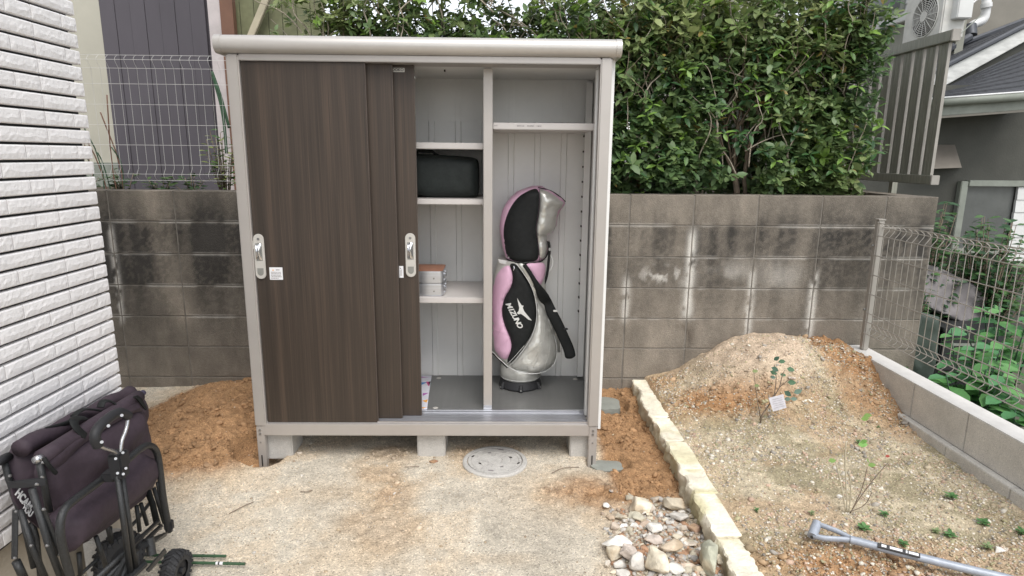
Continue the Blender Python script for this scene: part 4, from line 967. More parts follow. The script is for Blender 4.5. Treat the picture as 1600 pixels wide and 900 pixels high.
# carry loops
ctube('carry_strap', [cw(470, 110, -1.33), cw(480, 78, -1.33), cw(520, 78, -1.32), cw(560, 110, -1.30), cw(590, 150, -1.28)], .013, 'black', flat=.3)
ctube('carry_strap', [cw(345, 150, -1.36), cw(380, 118, -1.36), cw(430, 118, -1.35), cw(470, 125, -1.34)], .012, 'black', flat=.3)
ctube('carry_strap', [cw(400, 160, -1.33), cw(345, 160, -1.31), cw(350, 200, -1.29), cw(400, 245, -1.28)], .014, 'black', flat=.3)
ctube('carry_strap', [cw(210, 215, -1.39), cw(300, 190, -1.37), cw(360, 160, -1.35)], .010, 'black', flat=.4)
# seat cushion inside the arch
P = smoothloop(yz([(312, 650), (345, 600), (480, 500), (640, 380), (700, 318), (742, 345), (758, 400), (735, 470), (640, 560), (520, 650), (400, 750), (338, 812), (320, 750)], -1.215), 1)
pillow(MB(), P, lambda u, v, h: (-1.245 + h, u, v), res=.018, edge=.045, bulge=.050, wr=.018, wsc=9, seed=6, back=-.03).build('canvas_pocket', 'cloth', cg, smooth=50)
# bent arch tubes
ctube('arch_tube', [cw(330, 905, -1.205), cw(285, 740, -1.20), cw(280, 650, -1.20), cw(300, 585, -1.20), cw(345, 545, -1.20), cw(500, 432, -1.20), cw(600, 355, -1.20), cw(660, 300, -1.20), cw(700, 283, -1.20), cw(735, 310, -1.20), cw(748, 380, -1.20), cw(765, 540, -1.20), cw(795, 690, -1.20)], .0115)
# handle: loop, stem and pole pair
hl = ctube('handle_grip', [cw(460, 290, -1.13), cw(440, 245, -1.13), cw(462, 200, -1.13), cw(520, 150, -1.13), cw(565, 128, -1.13), cw(600, 150, -1.13)], .0145, 'rubber')
ctube('handle_stem', [cw(600, 165, -1.13), cw(592, 215, -1.13), cw(568, 270, -1.13), cw(565, 330, -1.13)], .0055, 'tube'); ctube('handle_stem', [cw(455, 285, -1.13), cw(490, 303, -1.13), cw(535, 315, -1.13), cw(550, 335, -1.13)], .0055, 'tube')
for c in ((477, 272), (508, 196), (571, 147)): MB().cyl(cw(c[0], c[1], -1.117), cw(c[0], c[1], -1.112), .0045, 10).build('rivet', 'screw', cg)
for dx, nm in ((-.010, 0), (.010, 1)):
    a = cw(560, 420, -1.135); b = cw(625, 890, -1.135); MB().tube([(a[0], a[1] + dx, a[2]), (b[0], b[1] + dx * 1.3, b[2])], .0085, 8).build('pole', 'steelblk', cg, smooth='all')
a = cw(556, 350, -1.135); MB().box(a[0] - .02, a[0] + .02, a[1] - .024, a[1] + .024, a[2] - .028, a[2] + .022).build('pole_bracket', 'rubber', cg, bevel=.005)
a = cw(562, 410, -1.135); MB().box(a[0] - .018, a[0] + .018, a[1] - .020, a[1] + .020, a[2] - .018, a[2] + .02).build('pole_bracket', 'rubber', cg, bevel=.004)
for c in ((542, 350), (576, 322), (551, 418), (578, 422), (590, 395)): MB().cyl(cw(c[0], c[1], -1.115), cw(c[0], c[1], -1.108), .004, 8).build('rivet', 'screw', cg)
a = cw(518, 430, -1.18); MB().box(a[0] - .02, a[0] + .02, a[1] - .018, a[1] + .018, a[2] - .014, a[2] + .014).build('arch_clamp', 'rubber', cg, bevel=.004)
# left end frames
ctube('scissor_bar', [cw(150, 490, -1.27), cw(230, 760, -1.245), cw(290, 915, -1.23)], .0095, it=0)
ctube('scissor_bar', [cw(95, 590, -1.33), cw(150, 760, -1.30), cw(215, 915, -1.28)], .0085, it=0)
MB().tube([cw(72, 590, -1.36), cw(68, 820, -1.36)], .009, 8, flat=.4).build('link_bar', 'steelblk', cg); MB().tube([cw(200, 585, -1.25), cw(282, 800, -1.235)], .009, 8, flat=.5).build('link_bar', 'steelblk', cg)
ctube('upright', [cw(182, 362, -1.30), cw(205, 460, -1.295), cw(232, 600, -1.285)], .0095, it=0); ctube('upright', [cw(20, 360, -1.43), cw(40, 440, -1.42), cw(110, 640, -1.40), cw(160, 860, -1.38)], .009, it=0)
ctube('upright', [cw(75, 830, -1.36), cw(115, 915, -1.35)], .011, it=0); ctube('upright', [cw(150, 650, -1.38), cw(172, 720, -1.38), cw(190, 915, -1.36)], .008, it=0)
ctube('rear_top_bar', [cw(-30, 375, -1.42), cw(40, 340, -1.43)], .013, 'rubber', it=0)
a = cw(105, 475, -1.33); MB().slab([cw(35, 455, -1.36), cw(180, 438, -1.29), cw(182, 480, -1.29), cw(42, 492, -1.36)], (.02, 0, 0)).build('corner_bracket', 'rubber', cg, bevel=.003)
for c, X in (((75, 597), -1.35), ((68, 815), -1.35), ((145, 757), -1.29), ((220, 757), -1.235), ((203, 587), -1.24), ((280, 797), -1.225), ((195, 437), -1.285), ((170, 470), -1.275), ((752, 680), -1.19), ((200, 368), -1.285), ((45, 430), -1.40)):
    p = cw(c[0], c[1], X); MB().tube([p, (p[0] + .006, p[1] - .002, p[2])], [.0045, .0028], 10).build('rivet', 'screw', cg)
# print on the end panel of the canvas
P = smoothloop(yz([(60, 470), (130, 470), (195, 480), (215, 600), (230, 700), (170, 660), (110, 600), (70, 540)], -1.355), 1)
pillow(MB(), P, lambda u, v, h: (-1.36 + h, u, v), res=.02, edge=.02, bulge=.006, back=-.004).build('end_panel', 'cloth', cg, smooth=50)
def cwtext(s, a, b, size, X=-1.347):
    A = Vector(cw(*a, X)); B = Vector(cw(*b, X)); ax_ = (B - A).normalized(); text(s, size, 'cartwhite', cg, (A + B) / 2, ax_, Vector((1, 0, 0)).cross(ax_), 'printed_lettering', bold=.001)
cwtext('HCAM', (74, 496), (150, 592), .030); cwtext('TOU', (98, 566), (158, 622), .024)
# wire basket floor frame: rails and stays
for L_, r_ in (([(740, 645), (448, 915)], .0075), ([(755, 665), (500, 905)], .0075), ([(580, 705), (365, 905)], .006)):
    X = -1.17 if L_[0][0] > 600 else -1.40; MB().tube([cw(*L_[0], X), cw(*L_[1], X)], r_, 8).build('floor_rail', 'steelblk', cg, smooth='all')
MB().tube([cw(700, 560, -1.35), cw(640, 640, -1.36), cw(560, 720, -1.38)], .007, 8).build('floor_rail', 'steelblk', cg, smooth='all')
for a_, b_, X in (((450, 715), (505, 880), -1.25), ((515, 670), (522, 745), -1.36), ((370, 790), (378, 895), -1.30), ((640, 570), (655, 690), -1.30), ((660, 560), (690, 660), -1.30), ((700, 500), (745, 655), -1.28), ((722, 490), (770, 650), -1.25), ((740, 460), (785, 690), -1.21), ((500, 650), (520, 740), -1.36)):
    MB().tube([cw(*a_, X), cw(*b_, X)], .0072, 8).build('stay', 'steelblk', cg, smooth='all')
MB().tube([cw(690, 500, -1.27), cw(715, 560, -1.26), cw(735, 655, -1.25)], .012, 8, flat=.4).build('strap_webbing', 'black', cg, smooth='all')
MB().box(*[v for v in (-1.215, -1.185)], cw(790, 655, -1.2)[1] - .01, cw(790, 655, -1.2)[1] + .012, cw(790, 670, -1.2)[2] - .012, cw(790, 650, -1.2)[2] + .01).build('end_plug', 'rubber', cg, bevel=.004)
def wheel(c, ax, R=.088, wd=.046, nm='wheel'):
    c = Vector(c); a = Vector(ax).normalized(); b = Vector((0, 0, 1)); b = (b - a * b.dot(a)).normalized(); d = a.cross(b)
    o = thing  # noqa
    mb = MB(); n = 48; prof_ = [(R * .55, -wd * .5), (R * .86, -wd * .52), (R * .97, -wd * .36), (R, 0), (R * .97, wd * .36), (R * .86, wd * .52), (R * .55, wd * .5)]
    V = []
    for i in range(n):
        q = 2 * math.pi * i / n
        for r_, h in prof_: V.append(c + (b * math.cos(q) + d * math.sin(q)) * r_ + a * h)
    k_ = len(prof_); mb.add(V, [(i * k_ + j, ((i + 1) % n) * k_ + j, ((i + 1) % n) * k_ + j + 1, i * k_ + j + 1) for i in range(n) for j in range(k_ - 1)])
    t = mb.build('wheel', 'tyre', cg, smooth=30)
    tr = MB()
    for i in range(22):
        for sg in (-1, 1):
            q0 = 2 * math.pi * (i + (.5 if sg > 0 else 0)) / 22; q1 = q0 + .16
            A_ = []
            for q, h, rr in ((q0, sg * wd * .02, R), (q0 + .09, sg * wd * .02, R), (q1 + .13, sg * wd * .50, R * .95), (q1, sg * wd * .50, R * .95), ):
                A_.append(c + (b * math.cos(q) + d * math.sin(q)) * (rr - .002) + a * h)
            ctr = sum(A_, Vector()) / 4 - c; ctr = (ctr - a * ctr.dot(a)).normalized(); tr.slab(A_, ctr * .0075)
            B_ = []
            for q, rr in ((q1, R * .96), (q1 + .13, R * .96), (q1 + .17, R * .78), (q1 + .04, R * .78)): B_.append(c + (b * math.cos(q) + d * math.sin(q)) * rr + a * sg * wd * .47)
            tr.slab(B_, a * sg * .006)
    tr.build('tread', 'tyre', t, kind='stuff')
    rm = MB()
    for h in (-1, 1): rm.add([c + (b * math.cos(2 * math.pi * i / 24) + d * math.sin(2 * math.pi * i / 24)) * R * .56 + a * h * wd * .35 for i in range(24)], [tuple(range(24))])
    rm.cyl(c - a * wd * .6, c + a * wd * .6, R * .18, 12); rm.build('rim', 'rubber', t)
wheel((-1.150, 1.985, .070), (.86, -.05, -.05), .066, .050); wheel((-1.37, 2.03, .09), (.85, -.45, 0)); wheel((-1.17, 1.60, .09), (.8, .6, 0)); wheel((-1.38, 1.62, .09), (.9, .3, 0))
# caster fork in front of the wheel
MB().tube([cw(700, 720, -1.13), cw(712, 800, -1.12)], .014, 10).build('caster_fork', 'steelblk', cg, smooth=True)
MB().slab([cw(655, 745, -1.135), cw(760, 700, -1.135), cw(790, 690, -1.15), cw(780, 715, -1.15), cw(700, 760, -1.12), cw(660, 775, -1.12)], (-.01, 0, -.004)).build('caster_plate', 'steelblk', cg, bevel=.002)
MB().slab([cw(775, 770, -1.10), cw(785, 790, -1.10), cw(700, 885, -1.10), cw(685, 875, -1.10)], (-.006, .004, 0)).build('caster_fork', 'steelblk', cg, bevel=.002)
MB().slab([cw(600, 800, -1.15), cw(655, 785, -1.13), cw(650, 870, -1.13), cw(560, 925, -1.15), cw(545, 905, -1.15)], (-.012, 0, 0)).build('pole_hinge', 'steelblk', cg, bevel=.002)
MB().tube([cw(590, 925, -1.13), cw(675, 845, -1.13)], .012, 8).build('axle_tube', 'steelblk', cg, smooth=True)

# green stakes on the ground
for (a, b, lab, w_) in (((150, 866), (353, 869), 'short thin green garden stake, the farther of two behind the wagon wheel', None), ((150, 876), (383, 881), 'longer green garden stake with white label near its end, nearest the camera', 1)):
    A = at_ground(*a, .018); B = at_ground(*b, .018); t = thing('garden_stake', tuple(A), lab, 'garden stake')
    MB().tube([A, (A + B) / 2, B], .0055, 8).build('stake', 'green', t, smooth=True); d = (B - A).normalized()
    p = A
    while (p - A).length < (B - A).length - .02: MB().tube([p, p + d * .004], .0068, 8).build('node_ring', 'green', t); p = p + d * .045
    if w_:
        C = A + (B - A) * .80; MB().tube([C, C + d * .03], .0060, 10).build('label', 'white', t); MB().tube([C + d * .012, C + d * .018], .0062, 10).build('label_band', 'ink', t)

# ================================================================== SHOVEL
sv = thing('shovel', tuple(at_ground(1275, 828, .13)), 'grey metal shovel lying on the bed with only its D-grip handle in view', 'shovel')
def sp(x, y, z): p = at_ground(x, y, z); return (p.x, p.y, p.z)
MB().cyl(sp(1269, 838, .125), sp(1277, 817, .150), .0175, 20).build('grip', 'shovel', sv, smooth=35)
MB().cyl(sp(1268.6, 839, .125), sp(1268.3, 840, .125), .005, 12).build('grip_bolt', 'hole', sv)
MB().tube(smoothpath([sp(1276, 818, .152), sp(1290, 823, .152), sp(1306, 829, .148), sp(1320, 836, .142), sp(1335, 844, .138)], 2), [.011] * 17 if False else .0105, 10, flat=.7).build('yoke_arm', 'shovel', sv, smooth='all')
MB().tube(smoothpath([sp(1270, 837, .127), sp(1285, 841, .128), sp(1304, 842, .132), sp(1322, 843, .135), sp(1340, 846, .137)], 2), .0115, 10, flat=.7).build('yoke_arm', 'shovel', sv, smooth='all')
PS = [sp(1328, 843, .137), sp(1345, 847, .137), sp(1400, 862, .135), sp(1450, 874, .130), sp(1510, 889, .124), sp(1580, 905, .118), sp(1680, 932, .112)]
MB().tube(smoothpath(PS, 2), .0150, 14).build('shaft', 'shovel', sv, smooth='all')
A = Vector(sp(1372, 851, .152)); B = Vector(sp(1438, 868, .149)); ax_ = (B - A).normalized(); nv = (Vector((0, 0, 1)) + Vector((0, -.6, 0))).normalized(); upv = nv.cross(ax_)
MB().slab([A - upv * .009, B - upv * .009, B + upv * .009, A + upv * .009], nv * -.006).build('label', 'ink', sv)
LB = (B - A).length
for t0, t1 in ((.08, .20), (.28, .58), (.66, .70), (.73, .96)): MB().slab([A.lerp(B, t0) - upv * .0045 + nv * .0002, A.lerp(B, t1) - upv * .0045 + nv * .0002, A.lerp(B, t1) + upv * .0055 + nv * .0002, A.lerp(B, t0) + upv * .0055 + nv * .0002], nv * .0008).build('label_print', 'white', sv)
# blade out of view to the right
e = Vector(PS[-1]); dd = (e - Vector(PS[-2])).normalized(); sdv = Vector((dd.y, -dd.x, 0)).normalized()
MB().slab([e - sdv * .03, e + sdv * .03, e + sdv * .11 + dd * .06, e + sdv * .10 + dd * .25, e + dd * .34, e - sdv * .10 + dd * .25, e - sdv * .11 + dd * .06], (0, 0, -.004)).build('blade', 'shovel', sv)

# ================================================================== ROCKS
def rock(c, w_, d_, h_, col, seed, ang=0):
    rs = random.Random(seed); bm = bmesh.new()
    for i in range(15):
        v = Vector((rs.gauss(0, 1), rs.gauss(0, 1), rs.gauss(0, 1))).normalized() * rs.uniform(.88, 1.06)
        bm.verts.new((v.x * w_ / 2, v.y * d_ / 2, v.z * h_ / 2))
    r = bmesh.ops.convex_hull(bm, input=bm.verts); bmesh.ops.delete(bm, geom=[v for v in bm.verts if not v.link_faces], context='VERTS')
    bmesh.ops.bevel(bm, geom=list(bm.edges), offset=min(w_, d_, h_) * .035, segments=1, affect='EDGES')
    bmesh.ops.triangulate(bm, faces=bm.faces)
    for _ in range(2):
        es = [e_ for e_ in bm.edges if e_.calc_length() > max(w_, d_) * .13]
        if es: bmesh.ops.subdivide_edges(bm, edges=es, cuts=1); bmesh.ops.triangulate(bm, faces=bm.faces)
    bmesh.ops.rotate(bm, verts=bm.verts, cent=(0, 0, 0), matrix=Matrix.Rotation(ang, 3, 'Z'))
    V = np.array([v.co[:] for v in bm.verts]); Fc = [tuple(v.index for v in f.verts) for f in bm.faces]; bm.free()
    s_ = max(w_, d_); n = fbm(V[:, 0] / s_ * 6 + seed, V[:, 1] / s_ * 6 + V[:, 2] / s_ * 4, 4, seed % 11) - .5
    V *= (1 + n * .22)[:, None]
    n2 = fbm(V[:, 0] * 40 + seed, V[:, 1] * 40 + V[:, 2] * 30, 4, (seed + 4) % 11)
    cc = np.array(col)[None] * (.72 + .55 * n2)[:, None]
    st = (sst(.56, .7, fbm(V[:, 0] * 20 + seed, V[:, 2] * 24 + 5, 3, 3)) * .5)[:, None]; cc = cc * (1 - st) + np.array([.36, .25, .14]) * st
    V += np.array(c); mb = MB(); mb.add(V, Fc); return mb.build('rock', 'rock', cols=cc, smooth=28, origin=(c[0], c[1], c[2] - h_ / 2))
CR, GRY, PNK, MOS, WHT = (.66, .59, .46), (.56, .53, .48), (.60, .52, .45), (.44, .44, .34), (.72, .69, .63)
RK = [((190, 600, 235, 120), WHT, 'large flat whitish rock at the left edge of the rubble beside the kerb'),
      ((150, 680, 175, 130), CR, 'beige angular rock under the flat whitish one at the left of the rubble'),
      ((288, 700, 135, 180), PNK, 'pinkish grey rock standing between pale rocks in the rubble'),
      ((372, 795, 130, 200), GRY, 'upright speckled grey rock left of the biggest cream rock'),
      ((530, 785, 195, 260), CR, 'biggest cream rock with a smooth broken face in the near rubble'),
      ((690, 855, 150, 120), WHT, 'white rock right of the biggest cream rock in the near rubble'),
      ((1005, 770, 165, 320), MOS, 'tall grey rock with moss leaning against the kerb'),
      ((665, 665, 190, 130), (.56, .46, .34), 'tan block-shaped rock alone on the earth in the middle of the rubble'),
      ((695, 245, 190, 165), (.54, .47, .36), 'rounded tan rock touching the kerb at the far end of the rubble'),
      ((385, 262, 210, 135), CR, 'long knobbly cream rock at the far left of the rubble'),
      ((478, 285, 105, 95), GRY, 'small grey rock against the knobbly cream rock'),
      ((225, 342, 120, 85), CR, 'cream rock lying left of and nearer than the knobbly rock'),
      ((362, 362, 160, 75), (.58, .54, .42), 'flat cream rock in front of the knobbly rock'),
      ((738, 370, 145, 95), GRY, 'rough grey rock below the rounded tan rock'),
      ((515, 480, 130, 115), WHT, 'grey-white crumbly rock at the centre of the rubble'),
      ((175, 435, 85, 75), (.5, .42, .34), 'small round tan rock at the left edge of the rubble'),
      ((515, 600, 150, 90), PNK, 'pinkish rock behind the biggest cream rock'),
      ((865, 470, 105, 90), (.42, .28, .2), 'reddish brown rock near the kerb in the rubble'),
      ((212, 785, 115, 75), GRY, 'small pitted grey rock under the pinkish grey one'),
      ((112, 770, 70, 70), WHT, 'small white rock at the nearest left corner of the rubble'),
      ((560, 205, 120, 60), (.5, .44, .36), 'low beige rock at the far edge of the rubble'),
      ((905, 885, 100, 70), CR, 'small cream rock beside the mossy tall rock')]
def place_rock(b, col, k_, lab=None):
    cx, cy, w_, h_ = b; px = 930 + cx / 5.624; py = 740 + (cy + h_ * .30) / 5.624
    p = at_ground(px, py, .02); dist = (p - Vector((0, 0, H))).length; sc_ = dist / F; W_ = w_ / 5.624 * sc_ * 1.16; Hh = h_ / 5.624 * sc_ * 1.15
    hz = Hh * .80; zg = float(gh(p.x, p.y))
    o = rock((p.x, p.y + .0, zg + hz * .40), W_, max(W_ * .72, Hh * .9), hz, col, k_ * 17 + 5, random.uniform(-.4, .4))
    tag(o, lab, 'rock', 'broken rocks piled beside the stone kerb')
    return o
for k_, (b, col, lab) in enumerate(RK): place_rock(b, col, k_, lab)
SR = [(600, 480, 75, 60), (720, 560, 85, 60), (130, 357, 80, 40), (895, 400, 55, 45), (925, 452, 55, 42), (1085, 780, 60, 90), (640, 420, 65, 45), (430, 330, 50, 40), (265, 395, 55, 40), (300, 470, 45, 30), (355, 440, 90, 45), (430, 410, 60, 50), (605, 400, 60, 45), (560, 320, 60, 35), (470, 340, 60, 40), (755, 310, 70, 45), (700, 450, 60, 40), (770, 470, 90, 70), (660, 505, 60, 50), (450, 560, 70, 50), (780, 600, 60, 40), (790, 660, 40, 30), (720, 440, 50, 40), (480, 380, 60, 40), (830, 300, 70, 40), (845, 350, 60, 40), (240, 860, 120, 60), (170, 840, 70, 40), (620, 800, 60, 40), (820, 850, 110, 60), (830, 615, 100, 70), (250, 440, 70, 40), (640, 345, 45, 40), (560, 560, 55, 40)]
for k_, b in enumerate(SR): place_rock(b, random.choice([CR, CR, GRY, WHT, (.6, .5, .4)]), 60 + k_, 'small broken stone fragment lying among the larger rocks of the rubble')
# stones scattered about the yard
for k_, (px, py, s_, lab) in enumerate(((468, 709, .022, 'small pale stone lying just right of the left footing block'), (677, 722, .030, 'flat reddish stone chip near the middle footing block'), (654, 697, .012, 'dark pebble beside the middle footing block'), (1312, 773, .02, 'white stone lying on the gravel bed near the twig plant'), (1561, 857, .03, 'pale angular stone on the bed near the low block wall'), (1233, 637, .03, 'pinkish stone beside the plant tag'), (948, 792, .03, 'small white stone left of the rubble'), (335, 768, .01, 'small stone on the yard by the wagon'))):
    p = at_ground(px, py, .1 if px > 1180 else 0); zg = float(gh(p.x, p.y)); tag(rock((p.x, p.y, zg + s_ * .2), s_ * 1.6, s_ * 1.2, s_ * (.5 if px == 677 else .9), (.33, .17, .1) if px == 677 else (WHT if px != 1233 else PNK), 300 + k_), lab, 'stone')
# rubble grit between the rocks
x, y = pts(5200, .42, .86, 1.75, 2.62, lambda x, y: np.exp(-(((x - .64) / .17) ** 2 + ((y - 2.12) / .33) ** 2) ** 1.5) * .9)
s = RS.uniform(.003, .011, len(x)) * (1 + 1.2 * (RS.rand(len(x)) > .93)); pal = np.array([[.50, .45, .35], [.42, .40, .37], [.58, .55, .5], [.40, .24, .15], [.46, .36, .28]])
c = pal[RS.randint(0, 5, len(x))] * RS.uniform(.75, 1.15, (len(x), 1)); scatter('rubble_grit', np.stack([x, y, gh(x, y) + s * .25], -1), s, c, base=(IV2, IF2), rug=.22)

# ================================================================== LEAVES
LT = np.array([[0, 0, 0], [-.5, .35, 0], [0, .35, 0], [.5, .35, 0], [-.42, .70, 0], [0, .72, 0], [.42, .70, 0], [0, 1, 0]])
LTF = np.array([[0, 2, 1], [0, 3, 2], [1, 2, 5], [1, 5, 4], [2, 3, 6], [2, 6, 5], [4, 5, 7], [5, 6, 7]])
def leafverts(pos, d, n, L_, W_, fold=.16, droop=.14):
    """pos,d,n arrays (k,3); returns (k*8,3)"""
    d = d / np.linalg.norm(d, axis=1, keepdims=True); n = n - d * (n * d).sum(1, keepdims=True); n = n / (np.linalg.norm(n, axis=1, keepdims=True) + 1e-9)
    wv = np.cross(d, n); k = len(pos); out = np.zeros((k, 8, 3))
    for i, (a, b, _) in enumerate(LT):
        hgt = (fold * abs(a) * 2 * W_ * .5) - droop * L_ * b * b
        out[:, i] = pos + wv * (a * W_)[:, None] + d * (b * L_)[:, None] + n * hgt[:, None]
    return out.reshape(-1, 3)
def foliage(name, mname, parent, pos, d, n, L_, W_, cols, kind='stuff', **k):
    V = leafverts(pos, d, n, L_, W_, **k); m_ = len(pos); Fc = (LTF[None] + (np.arange(m_) * 8)[:, None, None]).reshape(-1, 3)
    o = quick(name, mname, V, Fc, parent, smooth=True, cols=np.repeat(cols, 8, 0), origin=parent['o'] if parent is not None else (0, 0, 0), kind=kind); return o
LEAFM = {}
def leaf_obj(parent, mname, p, d, n, L_, W_, col, fold=.16, droop=.14):
    key = (mname, tuple(col), fold, droop)
    if key not in LEAFM:
        V = leafverts(np.zeros((1, 3)), np.array([[0, 1, 0.]]), np.array([[0, 0, 1.]]), np.array([1.]), np.array([1.]), fold, droop)
        me = bpy.data.meshes.new('leaf'); me.from_pydata([tuple(v) for v in V], [], [tuple(int(i) for i in f) for f in LTF]); me.materials.append(M[mname])
        ca = me.color_attributes.new('col', 'FLOAT_COLOR', 'POINT'); ca.data.foreach_set('color', np.tile(np.array(list(col) + [1.], np.float32), 8))
        me.polygons.foreach_set('use_smooth', [True] * len(me.polygons)); LEAFM[key] = me
    o = bpy.data.objects.new('leaf', LEAFM[key]); COL.objects.link(o); o.parent = parent
    d = Vector(d).normalized(); n = Vector(n); n = (n - d * n.dot(d)).normalized(); w_ = d.cross(n)
    Mx = Matrix((w_ * W_, d * L_, n * L_)).transposed().to_4x4(); Mx.translation = Vector(p) - Vector(parent['o']); o.matrix_local = Mx
    return o
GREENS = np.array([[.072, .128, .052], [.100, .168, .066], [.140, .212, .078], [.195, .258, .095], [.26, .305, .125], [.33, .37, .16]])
HP = []
def grow(mb, p, d, L_, r, lev, tips, mx, lim):
    n = 3; path = [p]; q = Vector(p); dd = Vector(d)
    for i in range(n):
        dd = (dd + Vector((random.gauss(0, .17), random.gauss(0, .13), random.gauss(.05, .10)))).normalized(); q = q + dd * L_ / n; q.x = q.x - max(0, q.x - 2.18) * .8; path.append(q.copy())
    mb.tube(path, [r, r * .88, r * .78, r * .66], 6 if lev < 2 else 4, cap=False)
    if lev >= 2: tips.append((path[2].copy(), dd.copy()))
    if lev >= mx or q.z > 2.95: tips.append((q.copy(), dd.copy())); return
    for k_ in range(3 if lev < 2 else random.choice([2, 3])):
        a = Vector((random.gauss(0, .55), random.gauss(-.08, .42), random.uniform(.25, .9))); nd = (dd * .75 + a).normalized()
        if q.x > lim and nd.x > 0: nd.x *= -.3
        grow(mb, q, nd, L_ * random.uniform(.66, .9), r * .62, lev + 1, tips, mx, lim)
hxs = [-1.02, -.62, -.20, .22, .62, .90, 1.28, 1.66, 2.02, 2.30]
hlab = ['hedge shrub at the far left end of the hedge above the shed roof', 'hedge shrub behind the left part of the shed roof', 'hedge shrub behind the middle of the shed roof, left of the divider post', 'hedge shrub behind the shed roof above the golf bag', 'hedge shrub just behind the right end of the shed roof', 'glossy hedge shrub just right of the shed with a stout pale trunk', 'hedge shrub with long bare grey twigs in the middle of the open hedge', 'hedge shrub with forked brown trunk in front of the grey slats', 'loose hedge shrub with thin foliage in front of the grey slats', 'last hedge shrub at the right end beside the slatted screen']
for hi, hx in enumerate(hxs):
    hy = 4.27 + random.uniform(-.05, .08); t = thing('hedge_shrub', (hx, hy, 1.19), hlab[hi], 'hedge shrub', 'broadleaf evergreen hedge along the block wall')
    tr = MB(); br_ = MB(); tips = []
    for s_ in range(3):
        p0 = Vector((hx + random.uniform(-.08, .08), hy + random.uniform(-.06, .06), 1.18)); d0 = Vector((random.uniform(-.35, .35), random.uniform(-.18, .1), 1)).normalized()
        p1 = p0 + d0 * random.uniform(.22, .4); tr.tube([p0, (p0 + p1) / 2 + Vector((random.uniform(-.02, .02), 0, 0)), p1], [.028, .021, .017] if s_ == 0 else [.017, .014, .012], 8)
        for b_ in range(3):
            grow(br_, p1, (d0 + Vector((random.gauss(0, .55), random.gauss(-.1, .35), random.uniform(0, .5)))).normalized(), .30, .0085, 1, tips, 4, 2.35)
    # long bare outer twigs
    tw = MB()
    for b_ in range(19 if hi > 3 else 18):
        p = Vector((hx + random.uniform(-.22, .22), hy - random.uniform(.12, .30), random.uniform(1.3, 2.3) if hi > 3 else random.uniform(1.9, 2.6))); P = [p]; d0 = Vector((random.uniform(-.6, .6), random.uniform(-.25, .1), 1)).normalized()
        for i in range(5): d0 = (d0 + Vector((random.gauss(0, .42), random.gauss(0, .12), random.gauss(0, .15)))).normalized(); P.append(P[-1] + d0 * random.uniform(.06, .13))
        P = [Vector((q.x - max(0, q.x - 2.16) * .85, max(q.y, 3.91), q.z)) for q in P]
        P_ = smoothpath(P, 1); tw.tube(P_, [.0052 - .0036 * i / len(P_) for i in range(len(P_))], 5)
        tips.append((P[-1], d0)); tips.append((P[3], d0))
    tr.build('trunk', 'barkd' if hi % 2 else 'bark', t, smooth='all'); br_.build('branches', 'barkd', t, smooth='all'); tw.build('twigs', 'bark', t, smooth='all')
    # filler twig ends through the crown volume
    nf = 980 if hi > 4 else 620
    for k_ in range(nf):
        zz = (random.uniform(1.24, 2.85) if random.random() < .7 else random.uniform(1.24, 1.9)) if hi > 3 else random.uniform(1.8, 3.3); xx = hx + random.gauss(0, .19); yy = hy + (random.uniform(-.30, .50) if random.random() < .55 else random.uniform(-.36, -.16))
        if hi != 5 and float(fbm(xx * 3.4 + 5, zz * 3.2, 3, 4)) < (.38 if hi < 7 else .41 if hi < 8 else .43): continue
        if xx > 2.33: xx -= random.uniform(.1, .5)
        tips.append((Vector((xx, yy, zz)), Vector((random.gauss(0, .5), random.gauss(-.25, .4), random.uniform(.2, 1))).normalized()))
    for k_ in range(420 if hi > 3 else 0):
        xx = hx + random.gauss(0, .22) - (.10 if hi < 6 else 0); zz = random.uniform(1.24, 2.7)
        if hi > 7 and random.random() < .55: continue
        tips.append((Vector((xx, hy + random.uniform(.35, .8), zz)), Vector((random.gauss(0, .5), random.gauss(-.25, .4), random.uniform(.2, 1))).normalized()))
    pos, dr, nr, LL_, WW, cc = [], [], [], [], [], []
    for (p, d) in tips:
        if p.x > 2.35 + .05 * math.sin(p.z * 9) or p.y < 3.90 or (p.z < 1.36 and p.y < 4.03): continue
        if p.x < -1.20 - .2 * (p.z - 1.3): continue
        nl = random.randint(5, 8); a0 = random.uniform(0, 6.28); s_ = random.uniform(.8, 1.15)
        e1 = d.orthogonal().normalized(); e2 = d.cross(e1)
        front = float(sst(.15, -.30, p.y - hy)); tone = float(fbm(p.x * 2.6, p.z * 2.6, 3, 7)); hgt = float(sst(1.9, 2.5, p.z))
        young = random.random() < .05 + .05 * hgt
        for j in range(nl):
            a = a0 + j * 2.4; out = e1 * math.cos(a) + e2 * math.sin(a); ld = (out * random.uniform(.7, 1) + d * random.uniform(.1, .7) + Vector((0, -.12, -.18))).normalized()
            pp_ = p + d * random.uniform(-.035, .012)
            n_ = (d * .8 + Vector((0, -.25, .75)) + Vector((random.gauss(0, .3), random.gauss(0, .3), random.gauss(0, .2))))
            L1 = (random.uniform(.036, .080) if random.random() > .2 else random.uniform(.022, .04)) * s_; pos.append(pp_[:]); dr.append(ld[:]); nr.append(n_[:]); LL_.append(L1); WW.append(L1 * random.uniform(.44, .56))
            if young: c_ = np.array([.20, .33, .06]) * random.uniform(.8, 1.15)
            elif random.random() < .012: c_ = np.array([.32, .24, .07])
            else:
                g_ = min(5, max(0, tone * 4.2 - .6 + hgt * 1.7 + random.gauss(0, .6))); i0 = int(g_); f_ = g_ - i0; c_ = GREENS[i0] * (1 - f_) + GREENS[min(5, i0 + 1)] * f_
            cc.append(c_)
    foliage('foliage', 'leaf', t, np.array(pos), np.array(dr), np.array(nr), np.array(LL_), np.array(WW), np.array(cc))
